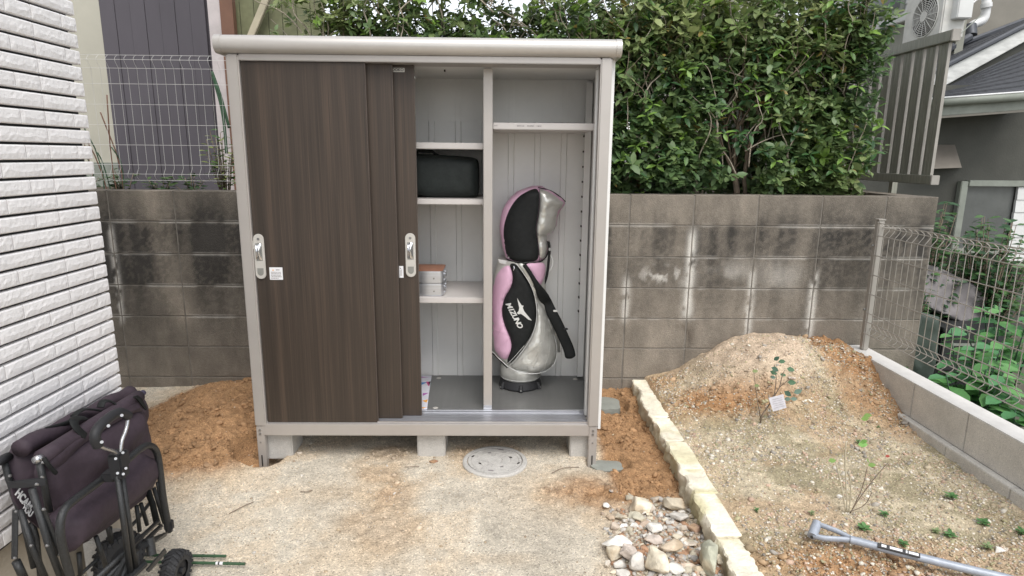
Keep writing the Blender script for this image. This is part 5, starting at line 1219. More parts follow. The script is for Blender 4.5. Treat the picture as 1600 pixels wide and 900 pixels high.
    # the largest front leaves one by one
    if hi >= 4:
        for k_ in range(34):
            xx = min(hx + random.gauss(0, .17), 2.32); p = Vector((xx, hy - random.uniform(.26, .36), random.uniform(1.42, 2.45)))
            a = random.uniform(0, 6.28); c_ = random.choice([(.04, .10, .035), (.06, .14, .045), (.12, .22, .06), (.20, .34, .07)])
            for j in range(3):
                a += 2.1; L1 = random.uniform(.055, .075); leaf_obj(t, 'leaf', p, (math.cos(a), -.35, math.sin(a) * .5 - .1), (random.gauss(0, .3), -.5, .9), L1, L1 * .42, c_)

# ================================================================== FENCES AND SCREEN BEHIND THE HEDGE
pf = thing('slat_fence', (2.0, 5.3, 1.2), 'grey vertical slat fence seen through the right half of the hedge', 'fence')
x = 1.70
while x < 2.72:
    MB().box(x, x + .062, 5.3, 5.318, 1.24, 2.34).build('slat', 'slatedge', pf, bevel=.003); x += .0655
MB().box(1.68, 2.74, 5.318, 5.34, 2.24, 2.31).build('rail', 'slat', pf); MB().box(1.68, 2.74, 5.318, 5.34, 1.32, 1.38).build('rail', 'slat', pf)
SX = 2.84
ss = thing('slatted_screen', (SX, 4.2, 1.38), 'tall grey-green metal screen of vertical slats standing at the right end of the hedge', 'screen')
tp = at_side(1480, 47, SX); bt = at_side(1453, 280, SX)
zt, zb, ya = 2.285, 1.385, 4.14
y = ya + .03
while y < 5.6:
    b = MB(); b.box(SX - .012, SX + .003, y, y + .088, zb + .03, zt - .04); b.box(SX - .0145, SX - .0122, y + .030, y + .034, zb + .03, zt - .04); b.box(SX - .0145, SX - .0122, y + .064, y + .068, zb + .03, zt - .04)
    s1 = b.build('slat', 'slat', ss); MB().box(SX - .0165, SX + .0035, y - .004, y - .0003, zb + .03, zt - .04).build('slat_edge', 'slatedge', s1); y += .121
MB().box(SX - .032, SX + .02, ya, 5.7, zt - .038, zt + .03).build('top_rail', 'slat', ss, bevel=.004); MB().box(SX - .034, SX + .022, ya - .018, ya - .001, zt - .04, zt + .032).build('rail_end_cap', 'slatedge', ss, bevel=.003)
MB().box(SX - .032, SX + .02, ya, 5.7, zb - .03, zb + .028).build('bottom_rail', 'slat', ss, bevel=.004); MB().box(SX - .034, SX + .022, ya - .018, ya - .001, zb - .032, zb + .03).build('rail_end_cap', 'slatedge', ss, bevel=.003)
for yy in (4.62, 5.5): MB().box(SX + .021, SX + .06, yy, yy + .04, -.3, zt).build('post', 'slat', ss); 
MB().box(2.62, 2.80, 4.42, 5.6, 1.06, 1.262).build('planter_rim', 'block', bw, cols=np.array([.30, .27, .23]))

# ================================================================== NEIGHBOUR'S HOUSE (right, behind)
nh = thing('neighbour_house', (5, 6.5, -.3), 'dark rendered neighbouring house with slate roofs, white bargeboard and upper white siding', 'house')
def PD(x, y, Y): return at_depth(x, y, Y)
def plate(name, m, L_, thick, parent=nh, bevel=0): return MB().slab([PD(*c) for c in L_], thick).build(name, m, parent, bevel=bevel)
MB().box(3.15, 9.5, 6.52, 9.5, -.35, 2.25).build('lower_wall', 'nwall', nh)
# window opening: frame, shutter pane, siding beside
a = PD(1500, 283, 6.48); b = PD(1590, 283, 6.48)
x0, x1, zt_ = a.x, b.x, a.z
zs = PD(1497, 388, 6.48).z
MB().box(x0, x0 + .075, 6.45, 6.518, zs, zt_).build('window_frame', 'gutter', nh, bevel=.006); MB().box(x0 + .0752, x1 + 1.2, 6.44, 6.518, zt_ - .05, zt_ + .01).build('window_head', 'gutter', nh, bevel=.004)
MB().box(x0 + .0752, x1, 6.50, 6.516, zs, zt_ - .051).build('window_pane', 'glass', nh); MB().box(x0 - .05, x1, 6.42, 6.518, zs - .05, zs - .001).build('window_sill', 'gutter', nh, bevel=.005)
k = 0
while k < 6:
    MB().slab([(x1 + .005, 6.46 - .0, zt_ - .055 - .13 * k), (x1 + 1.2, 6.46, zt_ - .055 - .13 * k), (x1 + 1.2, 6.452, zt_ - .183 - .13 * k), (x1 + .005, 6.452, zt_ - .183 - .13 * k)], (0, .03, 0)).build('siding_board', 'siding', nh); k += 1
# flue hood on the wall
P = [PD(1452, 226, 6.50), PD(1492, 226, 6.50), PD(1503, 262, 6.30), PD(1450, 264, 6.30)]
hb = MB(); c4 = [PD(1450, 264, 6.50), PD(1503, 262, 6.50)]
hb.add([P[0], P[1], P[2], P[3], c4[0], c4[1]], [(0, 1, 2, 3), (3, 2, 5, 4), (0, 3, 4), (1, 5, 2), (0, 4, 5, 1)]).build('flue_hood', 'hood', nh)
# lower roof: courses of shingles rising from the gutter
e0, e1 = PD(1440, 156, 6.05), PD(1640, 141, 6.05)
r0, r1 = PD(1480, 136, 7.4), PD(1640, 58, 7.4)
rise = Vector((.9, 1.5, .62))
nc = 9
for i in range(nc):
    t0 = i / nc; t1 = (i + 1.25) / nc; A = e0.lerp(r0, t0); B = e1.lerp(r1, t0); C = e1.lerp(r1, min(1, t1)); D = e0.lerp(r0, min(1, t1))
    up_ = Vector((0, 0, .012)); MB().slab([A + up_, B + up_, C, D], (0, 0, -.02)).build('shingle_course', 'roof', nh)
MB().slab([e0 - Vector((0, 0, .03)), e1 - Vector((0, 0, .03)), e1 - Vector((0, 0, .16)), e0 - Vector((0, 0, .16))], (0, .06, 0)).build('fascia', 'gutter', nh, bevel=.005)
MB().tube([e0 + Vector((-.02, -.05, -.035)), e1 + Vector((0, -.05, -.035))], .042, 12).build('gutter', 'gutter', nh, smooth='all')
MB().tube([e0 + Vector((-.02, -.08, .0)), e1 + Vector((0, -.08, .0))], .009, 6).build('gutter_lip', 'pvc', nh, smooth='all')
MB().slab([e0 + Vector((0, 0, -.161)), e1 + Vector((0, 0, -.161)), e1 + Vector((0, .6, -.161)), e0 + Vector((0, .6, -.161))], (0, 0, -.02)).build('soffit', 'ubeige', nh)
# gable with worn white bargeboard and its slate roof above
g0, g1 = PD(1455, 146, 7.5), PD(1650, 38, 7.5); g0u, g1u = PD(1452, 118, 7.5), PD(1650, 14, 7.5)
MB().slab([g0, g1, g1u, g0u], (0, .05, 0)).build('bargeboard', 'barge', nh, bevel=.006)
MB().slab([g0 + Vector((0, .06, -.02)), g1 + Vector((0, .06, -.02)), g1 + Vector((0, .06, -.8)), g0 + Vector((0, .06, -.8))], (0, .1, 0)).build('gable_wall', 'nwall', nh)
q0, q1 = PD(1448, 113, 7.55), PD(1650, 9, 7.55); w0, w1 = PD(1465, 62, 8.4), PD(1650, 14, 8.4)
q0, q1 = PD(1450, 119, 7.52), PD(1650, 17, 7.52); w0, w1 = PD(1455, 88, 8.5), PD(1650, 12, 8.5)
for i in range(6):
    t0 = i / 6; t1 = (i + 1.2) / 6; A = q0.lerp(w0, t0); B = q1.lerp(w1, t0); C = q1.lerp(w1, min(1, t1)); D = q0.lerp(w0, min(1, t1)); up_ = Vector((0, 0, .014))
    MB().slab([A + up_, B + up_, C, D], (0, 0, -.022)).build('shingle_course', 'roof', nh)
MB().tube([q0 + Vector((0, -.03, .02)), q1 + Vector((0, -.03, .02))], .03, 8).build('roof_edge', 'roofe', nh)
MB().tube([PD(1468, 85, 8.0), PD(1515, 58, 8.1)], .05, 8).build('flashing_tube', 'roofe', nh); MB().tube([PD(1500, 70, 8.2), PD(1600, 32, 8.3)], .035, 8).build('flashing_tube', 'roofe', nh)
# upper storey: taupe front wall, white sided wing with window
MB().slab([PD(1505, 130, 8.9), PD(1720, 60, 8.9), PD(1720, -160, 8.9), PD(1505, -160, 8.9)], (0, .1, 0)).build('upper_wall', 'ubeige', nh)
UX = 5.5
def PS_(x, y): return at_side(x, y, UX)
uA, uB = PS_(1300, 62), PS_(1508, 2)
yA, yB = 12.2, 8.0
zled = 3.34
MB().box(UX, UX + .1, yB, yA, 1.9, zled - .001).build('wing_wall', 'nwall2', nh)
MB().box(UX - .10, UX + .1, yB, yA, zled, zled + .09).build('ledge', 'siding', nh, bevel=.01)
k = 0
while k < 9:
    MB().slab([(UX - .012, yB, zled + .092 + .16 * k), (UX - .012, yA, zled + .092 + .16 * k), (UX, yA, zled + .25 + .16 * k), (UX, yB, zled + .25 + .16 * k)], (.05, 0, 0)).build('siding_board', 'siding', nh); k += 1
wa, wb = PS_(1402, 30), PS_(1366, 40)
wn = MB().box(UX - .04, UX - .013, 9.1, 10.1, zled + .16, zled + 1.3).build('window', 'gutter', nh, bevel=.01); MB().box(UX - .045, UX - .0405, 9.18, 10.02, zled + .22, zled + 1.2).build('pane', 'glass', wn)
# air conditioner on the ledge
ac = thing('air_conditioner', (UX - .3, 8.5, zled), 'white air conditioner unit with round fan grille on the neighbouring house wall', 'air conditioner')
ca_ = PS_(1445, 27); X_ = UX - .30
fc = at_side(1446, 26, X_); yc, zc = fc.y, fc.z
MB().box(X_, UX - .015, yc - .32, yc + .42, zc - .30, zc + .34).build('casing', 'acwhite', ac, bevel=.015)
def ring(X, y, z, r, n=40): return [(X, y + r * math.cos(2 * math.pi * i / n), z + r * math.sin(2 * math.pi * i / n)) for i in range(n)]
MB().slab(ring(X_ - .003, yc, zc, .235), (.0028, 0, 0)).build('fan_opening', 'hole', ac)
MB().tube(ring(X_ - .006, yc, zc, .24), .010, 8, closed=True).build('grille_rim', 'acwhite', ac, smooth='all')
for i in range(8): MB().tube(ring(X_ - .018, yc, zc, .05 + .024 * i, 32), .0045, 5, closed=True).build('grille_ring', 'acwhite', ac)
for i in range(8):
    q = math.pi * i / 8; MB().tube([(X_ - .02, yc + .238 * math.cos(q), zc + .238 * math.sin(q)), (X_ - .02, yc - .238 * math.cos(q), zc - .238 * math.sin(q))], .004, 5).build('grille_spoke', 'acwhite', ac)
MB().slab(ring(X_ - .03, yc, zc, .06, 20), (.012, 0, 0)).build('fan_hub', 'acwhite', ac)
MB().box(UX - .2, UX - .02, 7.75, 7.95, zc - .1, zc + .7).build('meter_box', 'siding', nh, bevel=.01)
# white downpipe and service cable
dp = smoothpath([PD(1543, -40, 8.6), PD(1541, 15, 8.6), PD(1537, 33, 8.6), PD(1520, 38, 8.6), PD(1515, 46, 8.6)], 2)
MB().tube(dp, .055, 12).build('downpipe', 'pvc', nh, smooth='all'); MB().tube([PD(1541, 5, 8.58), PD(1541, 12, 8.58)], .066, 12).build('pipe_collar', 'pvc', nh, smooth=True); MB().tube([PD(1516, 40, 8.56), PD(1517, 56, 8.5)], .07, 12).build('pipe_outlet', 'roofe', nh, smooth=True)
cb_ = thing('service_cable', tuple(PD(1500, 40, 7.6)), 'thin grey service cable with small insulators running up to the neighbouring wall', 'cable')
MB().tube([PD(1473, 70, 7.2), PD(1490, 62, 7.4), PD(1533, 24, 8.2)], .006, 6).build('cable', 'gutter', cb_); MB().tube([PD(1486, 30, 8.0), PD(1512, 12, 8.0), PD(1530, -4, 8.0)], .010, 6).build('cable', 'pvc', cb_)
for c in ((1489, 28), (1500, 20), (1512, 10)): MB().tube([PD(c[0], c[1] - 4, 8.0), PD(c[0], c[1] + 5, 8.0)], .022, 8).build('insulator', 'pvc', cb_, smooth=True)
# far cream house seen through the hedge, and a pale one
ch = thing('cream_house', (1.4, 10, 0), 'pale cream house glimpsed through gaps in the hedge', 'house')
MB().box(2.6, 4.2, 10.0, 13, -.3, 4.0).build('wall', 'beigewall', ch); MB().box(2.5, 4.3, 9.8, 13, 4.0, 4.15).build('roof', 'roof', ch)

# ================================================================== LEFT BACKGROUND
lh = thing('cream_wall', (-4.2, 6.0, 1.2), 'cream rendered house wall behind the white mesh fence at upper left', 'house wall')
c_ = PD(200, 280, 6.0); MB().box(-9, c_.x, 6.0, 7.5, 1.1, 5.0).build('wall', 'beigewall', lh)
MB().box(-9, c_.x, 5.98, 5.999, 1.15, 1.42).build('plinth', 'gutter', lh)
lc = thing('dark_cladding', (-3, 5.2, 1.2), 'tall dark slate-violet sheet wall behind the white mesh fence left of the shed', 'cladding wall')
a = PD(186, 270, 5.2).x; b = PD(342, 270, 5.2).x; wq = (b - a) / 7
for i in range(7): MB().box(a + wq * i, a + wq * (i + 1) - .003, 5.2 + (i % 2) * .004, 5.23, 1.19, 2.85).build('cladding_board', 'violet', lc)
MB().box(a - .02, b + .02, 5.231, 5.26, 1.19, 2.86).build('backing', 'violet', lc)
MB().box(b + .022, b + .12, 5.20, 5.24, 1.19, 2.9).build('pale_edge_board', 'pinkwall', lc)
MB().box(b + .123, b + .22, 5.18, 5.24, 1.19, 2.75).build('brown_post', 'brownwood', lc)
ob = thing('olive_board_shed', (-1.9, 5.3, 1.2), 'dull olive boarded panel with slanting pale brace behind the left end of the roof', 'boarded panel')
xa = b + .12; n_ = 7
for i in range(n_): MB().box(xa + .11 * i, xa + .11 * i + .105, 5.3, 5.325, 1.19, 2.70).build('board', 'olive', ob)
MB().slab([PD(388, 58, 5.25), PD(400, 58, 5.25), PD(424, 0, 5.25), PD(412, 0, 5.25)], (0, -.04, 0)).build('slanting_brace', 'palewood', ob, bevel=.004)
MB().slab([PD(186, 12, 5.15), PD(395, 34, 5.15), PD(395, -20, 5.15), PD(186, -60, 5.15)], (0, .05, 0)).build('pale_canopy_board', 'gutter', lc) if False else None
lf = thing('white_mesh_fence', (-1.9, 4.02, 1.29), 'white wire mesh fence on the block wall left of the shed', 'mesh fence')
FYL = 4.0
wl = [(0, 2.085), (.036, 2.055), (0, 2.01), (0, 1.92), (0, 1.80), (0, 1.68), (0, 1.56), (0, 1.44), (.036, 1.385), (0, 1.345)]
v0 = vwire(-2.70, FYL, lf, 2.085, 1.345, .0009, 'whitewire', ax='y', sgn=-1)
x = -2.645
while x < -1.2: dup(v0, lf, (x + 1.9, FYL - 4.02, 1.345 - 1.29)); x += .055
for (d_, z) in wl: MB().cyl((-3.2, FYL - d_ - .003, z), (-1.2, FYL - d_ - .003, z), .0012, 6).build('horizontal_wire', 'whitewire', lf, smooth=True)
for x in (-2.32, -1.22): MB().box(x, x + .03, FYL + .003, FYL + .033, 1.288, 2.09).build('post', 'whitewire', lf, bevel=.004) if x < -2.5 else None
def low_plant(name, x, y, z, rad, hgt, n, label, cat, cols, L0=.07, group=None, mname='leafs', seed=0):
    rs = random.Random(seed); t = thing(name, (x, y, z), label, cat, group); mb = MB(); pos, dr, nr, LL_, WW, cc = [], [], [], [], [], []
    for i in range(max(3, n // 9)):
        a = rs.uniform(0, 6.28); r_ = rad * rs.uniform(.1, .8); tip = Vector((x + r_ * math.cos(a), y + r_ * math.sin(a), z + hgt * rs.uniform(.5, 1))); b0 = Vector((x + r_ * .2 * math.cos(a), y + r_ * .2 * math.sin(a), z))
        mb.tube([b0, b0.lerp(tip, .5) + Vector((0, 0, .02)), tip], [.004, .003, .002], 5)
        for j in range(9):
            p = b0.lerp(tip, .35 + .65 * j / 8); q = rs.uniform(0, 6.28); pos.append(p[:]); dr.append((math.cos(q), math.sin(q) - .2, rs.uniform(-.1, .5))); nr.append((rs.gauss(0, .3), rs.gauss(-.2, .3), 1)); L1 = L0 * rs.uniform(.7, 1.2); LL_.append(L1); WW.append(L1 * .45); cc.append(rs.choice(cols))
    mb.build('stems', 'barkd', t, smooth='all'); foliage('foliage', mname, t, np.array(pos), np.array(dr), np.array(nr), np.array(LL_), np.array(WW), np.array(cc)); return t
VG = [(.12, .2, .06), (.38, .42, .2), (.08, .15, .05), (.30, .36, .12)]
low_plant('variegated_shrub', -1.83, 4.22, 1.2, .13, .50, 150, 'variegated yellow and green shrub behind the wall just left of the shed', 'shrub', VG, .055, seed=1)
low_plant('variegated_shrub', -1.62, 4.20, 1.2, .10, .26, 90, 'low variegated shrub in the corner between wall and shed post', 'shrub', VG, .05, seed=2)
LG = [(.05, .10, .035), (.09, .15, .05), (.04, .08, .03)]
for i, x in enumerate((-2.75, -2.48, -2.25, -2.05)):
    low_plant('low_shrub', x, 4.2, 1.2, .14, .17 + .04 * (i % 2), 80, ['low green shrub peeping over the wall next to the tiled corner', 'strap-leaved clump over the wall, second from the tiled corner', 'low glossy shrub over the wall under the dark cladding', 'low leafy shrub over the wall left of the variegated one'][i], 'shrub', LG, .055, seed=10 + i)
# long strap leaves and the green hose-like stems by the fence
sl = thing('strap_leaf_plant', (-2.60, 4.15, 1.2), 'thin brown and green strap leaves standing against the white fence by the tiled corner', 'plant')
for i in range(9):
    x = -2.66 + .03 * i + random.uniform(-.02, .02); MB().tube(smoothpath([(x, 4.12, 1.2), (x + random.uniform(-.05, .03), 4.12, 1.45), (x + random.uniform(-.16, .06), 4.1, random.uniform(1.5, 1.9))], 1), .0045, 5, flat=.3).build('leaf', 'green' if i % 2 else 'brownwood', sl, smooth='all')
hs_ = thing('climbing_stem', (-1.78, 4.1, 1.2), 'two slanting dark green stems behind the white fence beside the shed', 'stems')
for (a_, b_, c_) in (((331, 112), (345, 150), (358, 200)), ((333, 120), (349, 175), (354, 240))): MB().tube(smoothpath([PD(*a_, 4.1), PD(*b_, 4.1), PD(*c_, 4.1)], 2), .009, 6).build('stem', 'green', hs_, smooth='all')

# ================================================================== BEHIND THE RIGHT FENCE
ta = thing('covered_unit', (3.0, 4.9, -.3), 'box-shaped unit under a crumpled grey cover beyond the mesh fence', 'covered unit')
def tpd(x, y, Y): p = PD(x, y, Y); return (p.x, p.y, p.z)
mb = MB(); Pt = smoothloop([tuple(PD(*c, 4.6).xz) for c in ((1450, 418), (1476, 414), (1490, 424), (1560, 458), (1556, 500), (1535, 505), (1505, 506), (1480, 494), (1446, 482))], 1)
pillow(mb, Pt, lambda u, v, h: (u, 4.78 - h - max(0, .74 - v) * .25 + max(0, v - .74) * 1.6, v), res=.018, edge=.02, bulge=.02, wr=.13, wsc=6, back=-.5); mb.build('cover', 'tarp', ta, smooth=50)
a = PD(1450, 500, 4.75); b = PD(1550, 500, 4.75); MB().box(a.x + .02, b.x - .02, 4.80, 5.25, -.36, a.z + .15).build('unit_body', 'crate', ta)
gs = thing('green_sheet', (2.75, 4.3, -.3), 'dark green plastic sheet hanging beside the end of the block wall', 'sheet')
mb = MB(); Pt = [tuple(PD(*c, 4.35).xz) for c in ((1445, 490), (1475, 498), (1472, 560), (1462, 600), (1425, 600), (1432, 540))]
pillow(mb, Pt, lambda u, v, h: (u, 4.40 - h, v), res=.03, edge=.03, bulge=.02, wr=.05, wsc=12, back=-.03); mb.build('sheet', 'greensheet', gs, smooth=50)
bc = thing('black_crate', (3.0, 4.4, -.3), 'black plastic crate with pale clip half hidden by big leaves beyond the fence', 'crate')
a = PD(1475, 512, 4.45); b = PD(1545, 560, 4.45)
MB().box(a.x, b.x + .1, 4.45, 4.72, b.z - .1, a.z - .03).build('crate_body', 'crate', bc, bevel=.01); MB().box(a.x - .01, b.x + .11, 4.435, 4.735, a.z - .0295, a.z).build('crate_rim', 'crate', bc, bevel=.006)
c_ = PD(1496, 512, 4.43); MB().box(c_.x - .02, c_.x + .022, 4.42, 4.434, c_.z - .035, c_.z + .008).build('clip', 'pvc', bc, bevel=.003)
MB().box(a.x + .01, b.x + .1, 4.444, 4.4495, a.z - .14, a.z - .12).build('crate_rib', 'gutter', bc)
# dark small-leaved bushes
def bush(x, y, z, rad, hgt, n, label, cols, L0, seed, name='small_leaved_bush'):
    rs = random.Random(seed); t = thing(name, (x, y, z), label, 'bush'); mb = MB(); pos, dr, nr, LL_, WW, cc = [], [], [], [], [], []
    for i in range(n):
        a = rs.uniform(0, 6.28); u = rs.uniform(.3, 1); el = rs.uniform(.15, 1); top_ = Vector((x + rad * u * math.cos(a) * math.sqrt(max(0, 1 - (el - .5) ** 2 * 2.5)), y + rad * u * math.sin(a) * .8, z + hgt * el))
        b0 = Vector((x + rs.uniform(-.03, .03), y, z)); mid = b0.lerp(top_, .55) + Vector((0, 0, .06)); mb.tube([b0, mid, top_], [.006, .0045, .002], 4)
        for j in range(12):
            p = mid.lerp(top_, j / 11); q = rs.uniform(0, 6.28); pos.append(p[:]); dr.append((math.cos(q), math.sin(q) - .3, rs.uniform(-.2, .5))); nr.append((rs.gauss(0, .3), rs.gauss(-.3, .3), 1)); L1 = L0 * rs.uniform(.7, 1.25); LL_.append(L1); WW.append(L1 * .45); cc.append(rs.choice(cols))
    mb.build('branches', 'barkd', t, smooth='all'); foliage('foliage', 'leaf', t, np.array(pos), np.array(dr), np.array(nr), np.array(LL_), np.array(WW), np.array(cc))
DG = [(.04, .10, .04), (.06, .14, .05), (.10, .20, .07)]
bush(3.35, 4.9, -.3, .32, 1.50, 190, 'dark small-leaved bush rising in front of the neighbouring window', DG, .080, 1)
bush(3.85, 4.8, -.3, .34, 1.40, 170, 'dark small-leaved bush cut by the right edge of the picture', DG, .080, 2)
bush(3.10, 4.6, -.3, .22, .95, 50, 'thin dark bush between the grey cover and the big-leaved plants', DG, .07, 3)
# big-leaved plants, every leaf its own piece
BG = [(.09, .24, .07), (.12, .30, .09), (.16, .36, .12), (.10, .27, .11)]
def bigleaf(x, y, z, hgt, rad, ns, label, seed):
    rs = random.Random(seed); t = thing('big_leaved_plant', (x, y, z), label, 'plant', 'big-leaved plants beyond the mesh fence')
    for i in range(ns):
        a = rs.uniform(0, 6.28); top_ = Vector((x + rad * rs.uniform(.3, 1) * math.cos(a), y + rad * rs.uniform(.3, 1) * math.sin(a), z + hgt * rs.uniform(.6, 1))); b0 = Vector((x, y, z)); mid = b0.lerp(top_, .5) + Vector((0, 0, .08))
        MB().tube([b0, mid, top_], [.006, .005, .003], 6).build('stem', 'green', t, smooth='all')
        for j in range(5):
            p = mid.lerp(top_, (j + .5) / 5)
            for s_ in (0, 1):
                q = rs.uniform(0, .6) + 1.57 * j + 3.14 * s_; L1 = rs.uniform(.10, .155) * (1.1 if j < 4 else .8); d_ = Vector((math.cos(q), math.sin(q), rs.uniform(-.15, .25)))
                if (p + d_ * L1).x < 2.36: d_.x = abs(d_.x)
                if p.x < 2.38: continue
                leaf_obj(t, 'leafs', p, d_, (rs.gauss(0, .2), rs.gauss(-.15, .2), 1), L1, L1 * .56, rs.choice(BG), .12, .22)
bigleaf(2.85, 3.55, -.35, .95, .30, 9, 'big-leaved light green plant beyond the fence, nearest the end of the block wall', 1)
bigleaf(2.80, 3.15, -.35, .72, .30, 8, 'big-leaved plant low beyond the fence right behind the middle of the low wall', 2)
bigleaf(3.20, 3.75, -.35, 1.12, .34, 9, 'tallest big-leaved plant, in front of the dark small-leaved bushes', 3)
bigleaf(2.95, 2.80, -.35, .80, .32, 8, 'big-leaved plant at the right edge of the picture above the pale coping', 4)
bigleaf(2.62, 3.85, -.35, .62, .2, 6, 'small big-leaved plant under the black crate beyond the fence', 5)
bigleaf(2.70, 3.35, -.35, .98, .26, 10, 'full big-leaved plant leaning on the middle of the mesh fence', 7)
bigleaf(3.15, 2.95, -.35, 1.05, .34, 10, 'big-leaved plant with its top leaves at the right picture edge', 8)
bigleaf(3.4, 3.3, -.35, 1.0, .34, 8, 'big-leaved plant hidden mostly by others at the right edge', 6)

# ================================================================== SAPLINGS AND WEEDS ON THE BED
def GB(px, py, h=0):
    p = at_ground(px, py, .1)
    for _ in range(6): p = at_ground(px, py, float(gh(p.x, p.y)))
    p.z += h; return p
b0 = GB(1186, 664); sg = thing('tagged_sapling', tuple(b0), 'young sapling with a few round blue-green leaves and a white tag on the earth heap', 'sapling')
Yd = b0.y
def sg_(x, y, dy=0): p = PD(x, y, Yd + dy); return p
MB().tube([sg_(1186, 668), sg_(1191, 648), sg_(1206, 626), sg_(1218, 605), sg_(1222, 588), sg_(1226, 578)], [.0045, .004, .0035, .003, .0025, .002], 6).build('stem', 'barkd', sg, smooth='all')
MB().tube([sg_(1205, 628), sg_(1211, 612), sg_(1213, 590), sg_(1210, 570)], [.003, .0027, .0023, .002], 6).build('stem', 'barkd', sg, smooth='all')
MB().tube([sg_(1189, 655), sg_(1184, 630), sg_(1180, 600), sg_(1177, 575)], [.003, .0025, .002, .0018], 6).build('stem', 'barkd', sg, smooth='all')
MB().tube([sg_(1218, 605), sg_(1230, 595), sg_(1237, 590)], [.002, .002, .0015], 6).build('stem', 'barkd', sg, smooth='all')
for (x, y, s_, col) in ((1212, 560, .034, 0), (1219, 562, .036, 1), (1208, 571, .042, 0), (1206, 577, .04, 1), (1232, 573, .042, 1), (1233, 594, .045, 1), (1228, 608, .045, 0), (1243, 611, .045, 2), (1228, 621, .035, 2), (1238, 620, .035, 2), (1222, 582, .03, 1), (1178, 577, .03, 3), (1181, 600, .028, 3), (1206, 586, .03, 2)):
    p = sg_(x - 3, y + 3, random.uniform(-.02, .02)); a = random.uniform(-.6, .9); leaf_obj(sg, 'leafs', p, (math.cos(a), -.3, math.sin(a)), (random.gauss(0, .3), -1, .5), s_, s_ * .62, [(.05, .11, .07), (.07, .16, .08), (.16, .25, .2), (.25, .3, .12)][col], .12, .1)
tg = MB(); tg.slab([sg_(1201, 622, -.02), sg_(1224, 616, -.02), sg_(1229, 637, -.02), sg_(1208, 643, -.02)], (0, .0015, 0)).build('tag', 'tagw', sg)
for k_ in range(5): MB().tube([sg_(1206 + k_, 625 + k_ * 3.2, -.0215), sg_(1222 + k_, 621 + k_ * 3.2, -.0215)], .0006, 4).build('tag_print', 'inkgrey', sg)
b1 = GB(1324, 802); tw = thing('twig_plant', tuple(b1), 'thin upright yellow-green twigs with few leaves on the gravel bed', 'twig plant')
Yd = b1.y
for L_ in ([(1324, 803), (1322, 760), (1320, 715), (1322, 690)], [(1326, 802), (1330, 770), (1327, 735)], [(1322, 802), (1315, 760), (1306, 722)], [(1328, 802), (1345, 775), (1368, 745), (1388, 722)], [(1332, 795), (1348, 762), (1355, 730)], [(1328, 800), (1352, 790), (1362, 770)]):
    MB().tube(smoothpath([sg_(*c) for c in L_], 1), .0019 if L_[0][0] > 1326 else .0028, 5).build('stem', 'palewood' if L_[0][0] < 1327 else 'barkd', tw, smooth='all')
for (x, y, s_, c) in ((1340, 695, .038, 0), (1344, 691, .03, 0), (1358, 722, .042, 1), (1356, 727, .03, 1), (1294, 720, .03, 1), (1383, 713, .018, 2), (1345, 655, .03, 1), (1349, 650, .03, 1)):
    p = sg_(x, y, random.uniform(-.03, .03)); a = random.uniform(0, 3); leaf_obj(tw, 'leafs', p, (math.cos(a), -.4, .3), (0, -.7, .7), s_, s_ * .65, [(.20, .42, .10), (.20, .33, .08), (.35, .06, .04)][c], .1, .1)
wl_ = [(1341, 693), (1345, 652), (1268, 805), (1350, 829), (1380, 806), (1486, 779), (1535, 820), (1461, 833), (1484, 839), (1542, 858), (1411, 853), (1596, 835), (1372, 671), (1182, 800)]
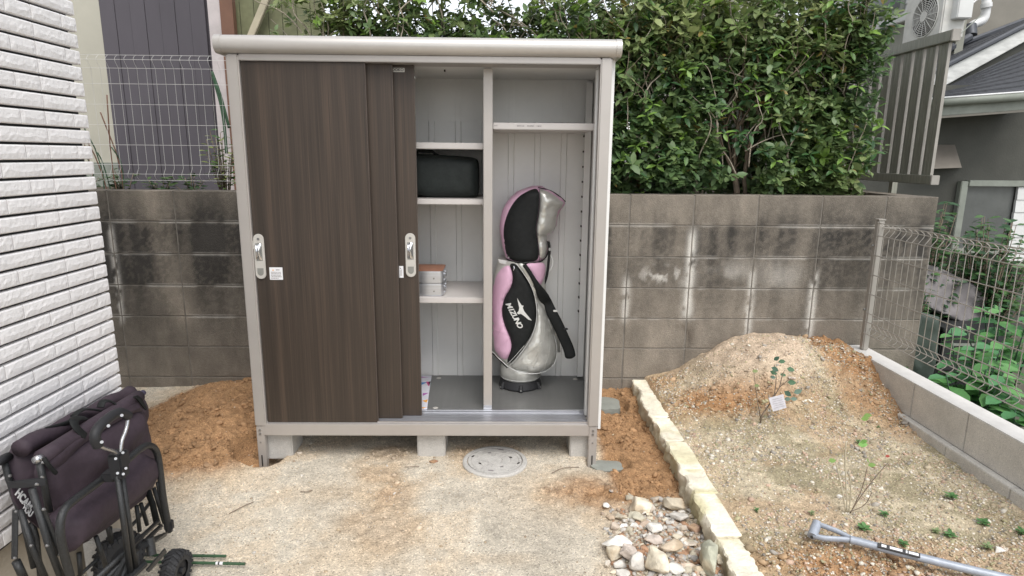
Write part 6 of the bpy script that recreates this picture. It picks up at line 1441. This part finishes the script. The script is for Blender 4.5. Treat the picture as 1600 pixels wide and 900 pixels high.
wlab = ['tiny green weed beside the twig plant stems', 'pale two-leaved weed on the earth above the twig plant', 'tiny dry weed above the shovel grip', 'green weed rosette just above the shovel shaft', 'small weed to the left of the white stone', 'bright green weed near the low block wall', 'green weed rosette nearest the low wall at right', 'faint pale weed in the middle of the near bed', 'small weed beside the faint pale one', 'pale weed near the lower right corner stone', 'weed half hidden by the shovel label', 'weed cut by the right edge of the picture', 'tiny weed below the heap near the low wall', 'tiny weed in the grit near the kerb']
for i, (x, y) in enumerate(wl_):
    p = GB(x, y); t = thing('weed', tuple(p), wlab[i], 'weed', 'small weeds on the gravel bed'); s_ = [.02, .018, .016, .034, .026, .034, .034, .022, .030, .024, .026, .03, .015, .014][i]; a0 = random.uniform(0, 6)
    pos, dr, nr, LL_, WW, cc = [], [], [], [], [], []
    for j in range(9):
        a = a0 + j * 2.4; pos.append((p.x, p.y, p.z + .004 + .0015 * j)); dr.append((math.cos(a), math.sin(a), .35)); nr.append((0, 0, 1)); LL_.append(s_ * random.uniform(.7, 1.1)); WW.append(s_ * .5); cc.append(random.choice([(.11, .25, .08), (.15, .30, .11), (.08, .19, .06)]) if i not in (1, 2, 7, 9) else (.26, .34, .16))
    foliage('leaves', 'leafs', t, np.array(pos), np.array(dr), np.array(nr), np.array(LL_), np.array(WW), np.array(cc), kind=None); 
    MB().tube([p - Vector((0, 0, .01)), p + Vector((0, 0, .012))], .0015, 5).build('stem', 'green', t)
# dry leaf on the heap
p = GB(1300, 592); dl = thing('dry_leaf', tuple(p), 'dark dry leaf lying on the reddish earth of the heap', 'leaf'); leaf_obj(dl, 'leafs', p + Vector((-.02, 0, .012)), (.8, -.5, 0), (0, -.5, 1), .055, .02, (.07, .055, .03), .2, .2)
# small dry twigs lying on the yard
for i, (pts_, lab) in enumerate((([(358, 803), (378, 795), (396, 785)], 'thin dry twig on the sand right of the wagon'), ([(632, 731), (645, 732), (655, 730)], 'short dry twig on the sand in front of the middle footing block'), ([(470, 770), (482, 773), (488, 768)], 'curled dry twig on the sand under the sliding doors'), ([(862, 741), (880, 733), (905, 731)], 'dry root lying on the tan earth right of the manhole cover'))):
    P = [at_ground(a, b) for a, b in pts_]; P = [Vector((p.x, p.y, float(gh(p.x, p.y)) + .004)) for p in P]; P[1].z += .006
    tag(MB().tube(smoothpath([tuple(p) for p in P], 2), .0018, 5).build('dry_twig', 'barkd', smooth='all', origin=tuple(P[0])), lab, 'twig')
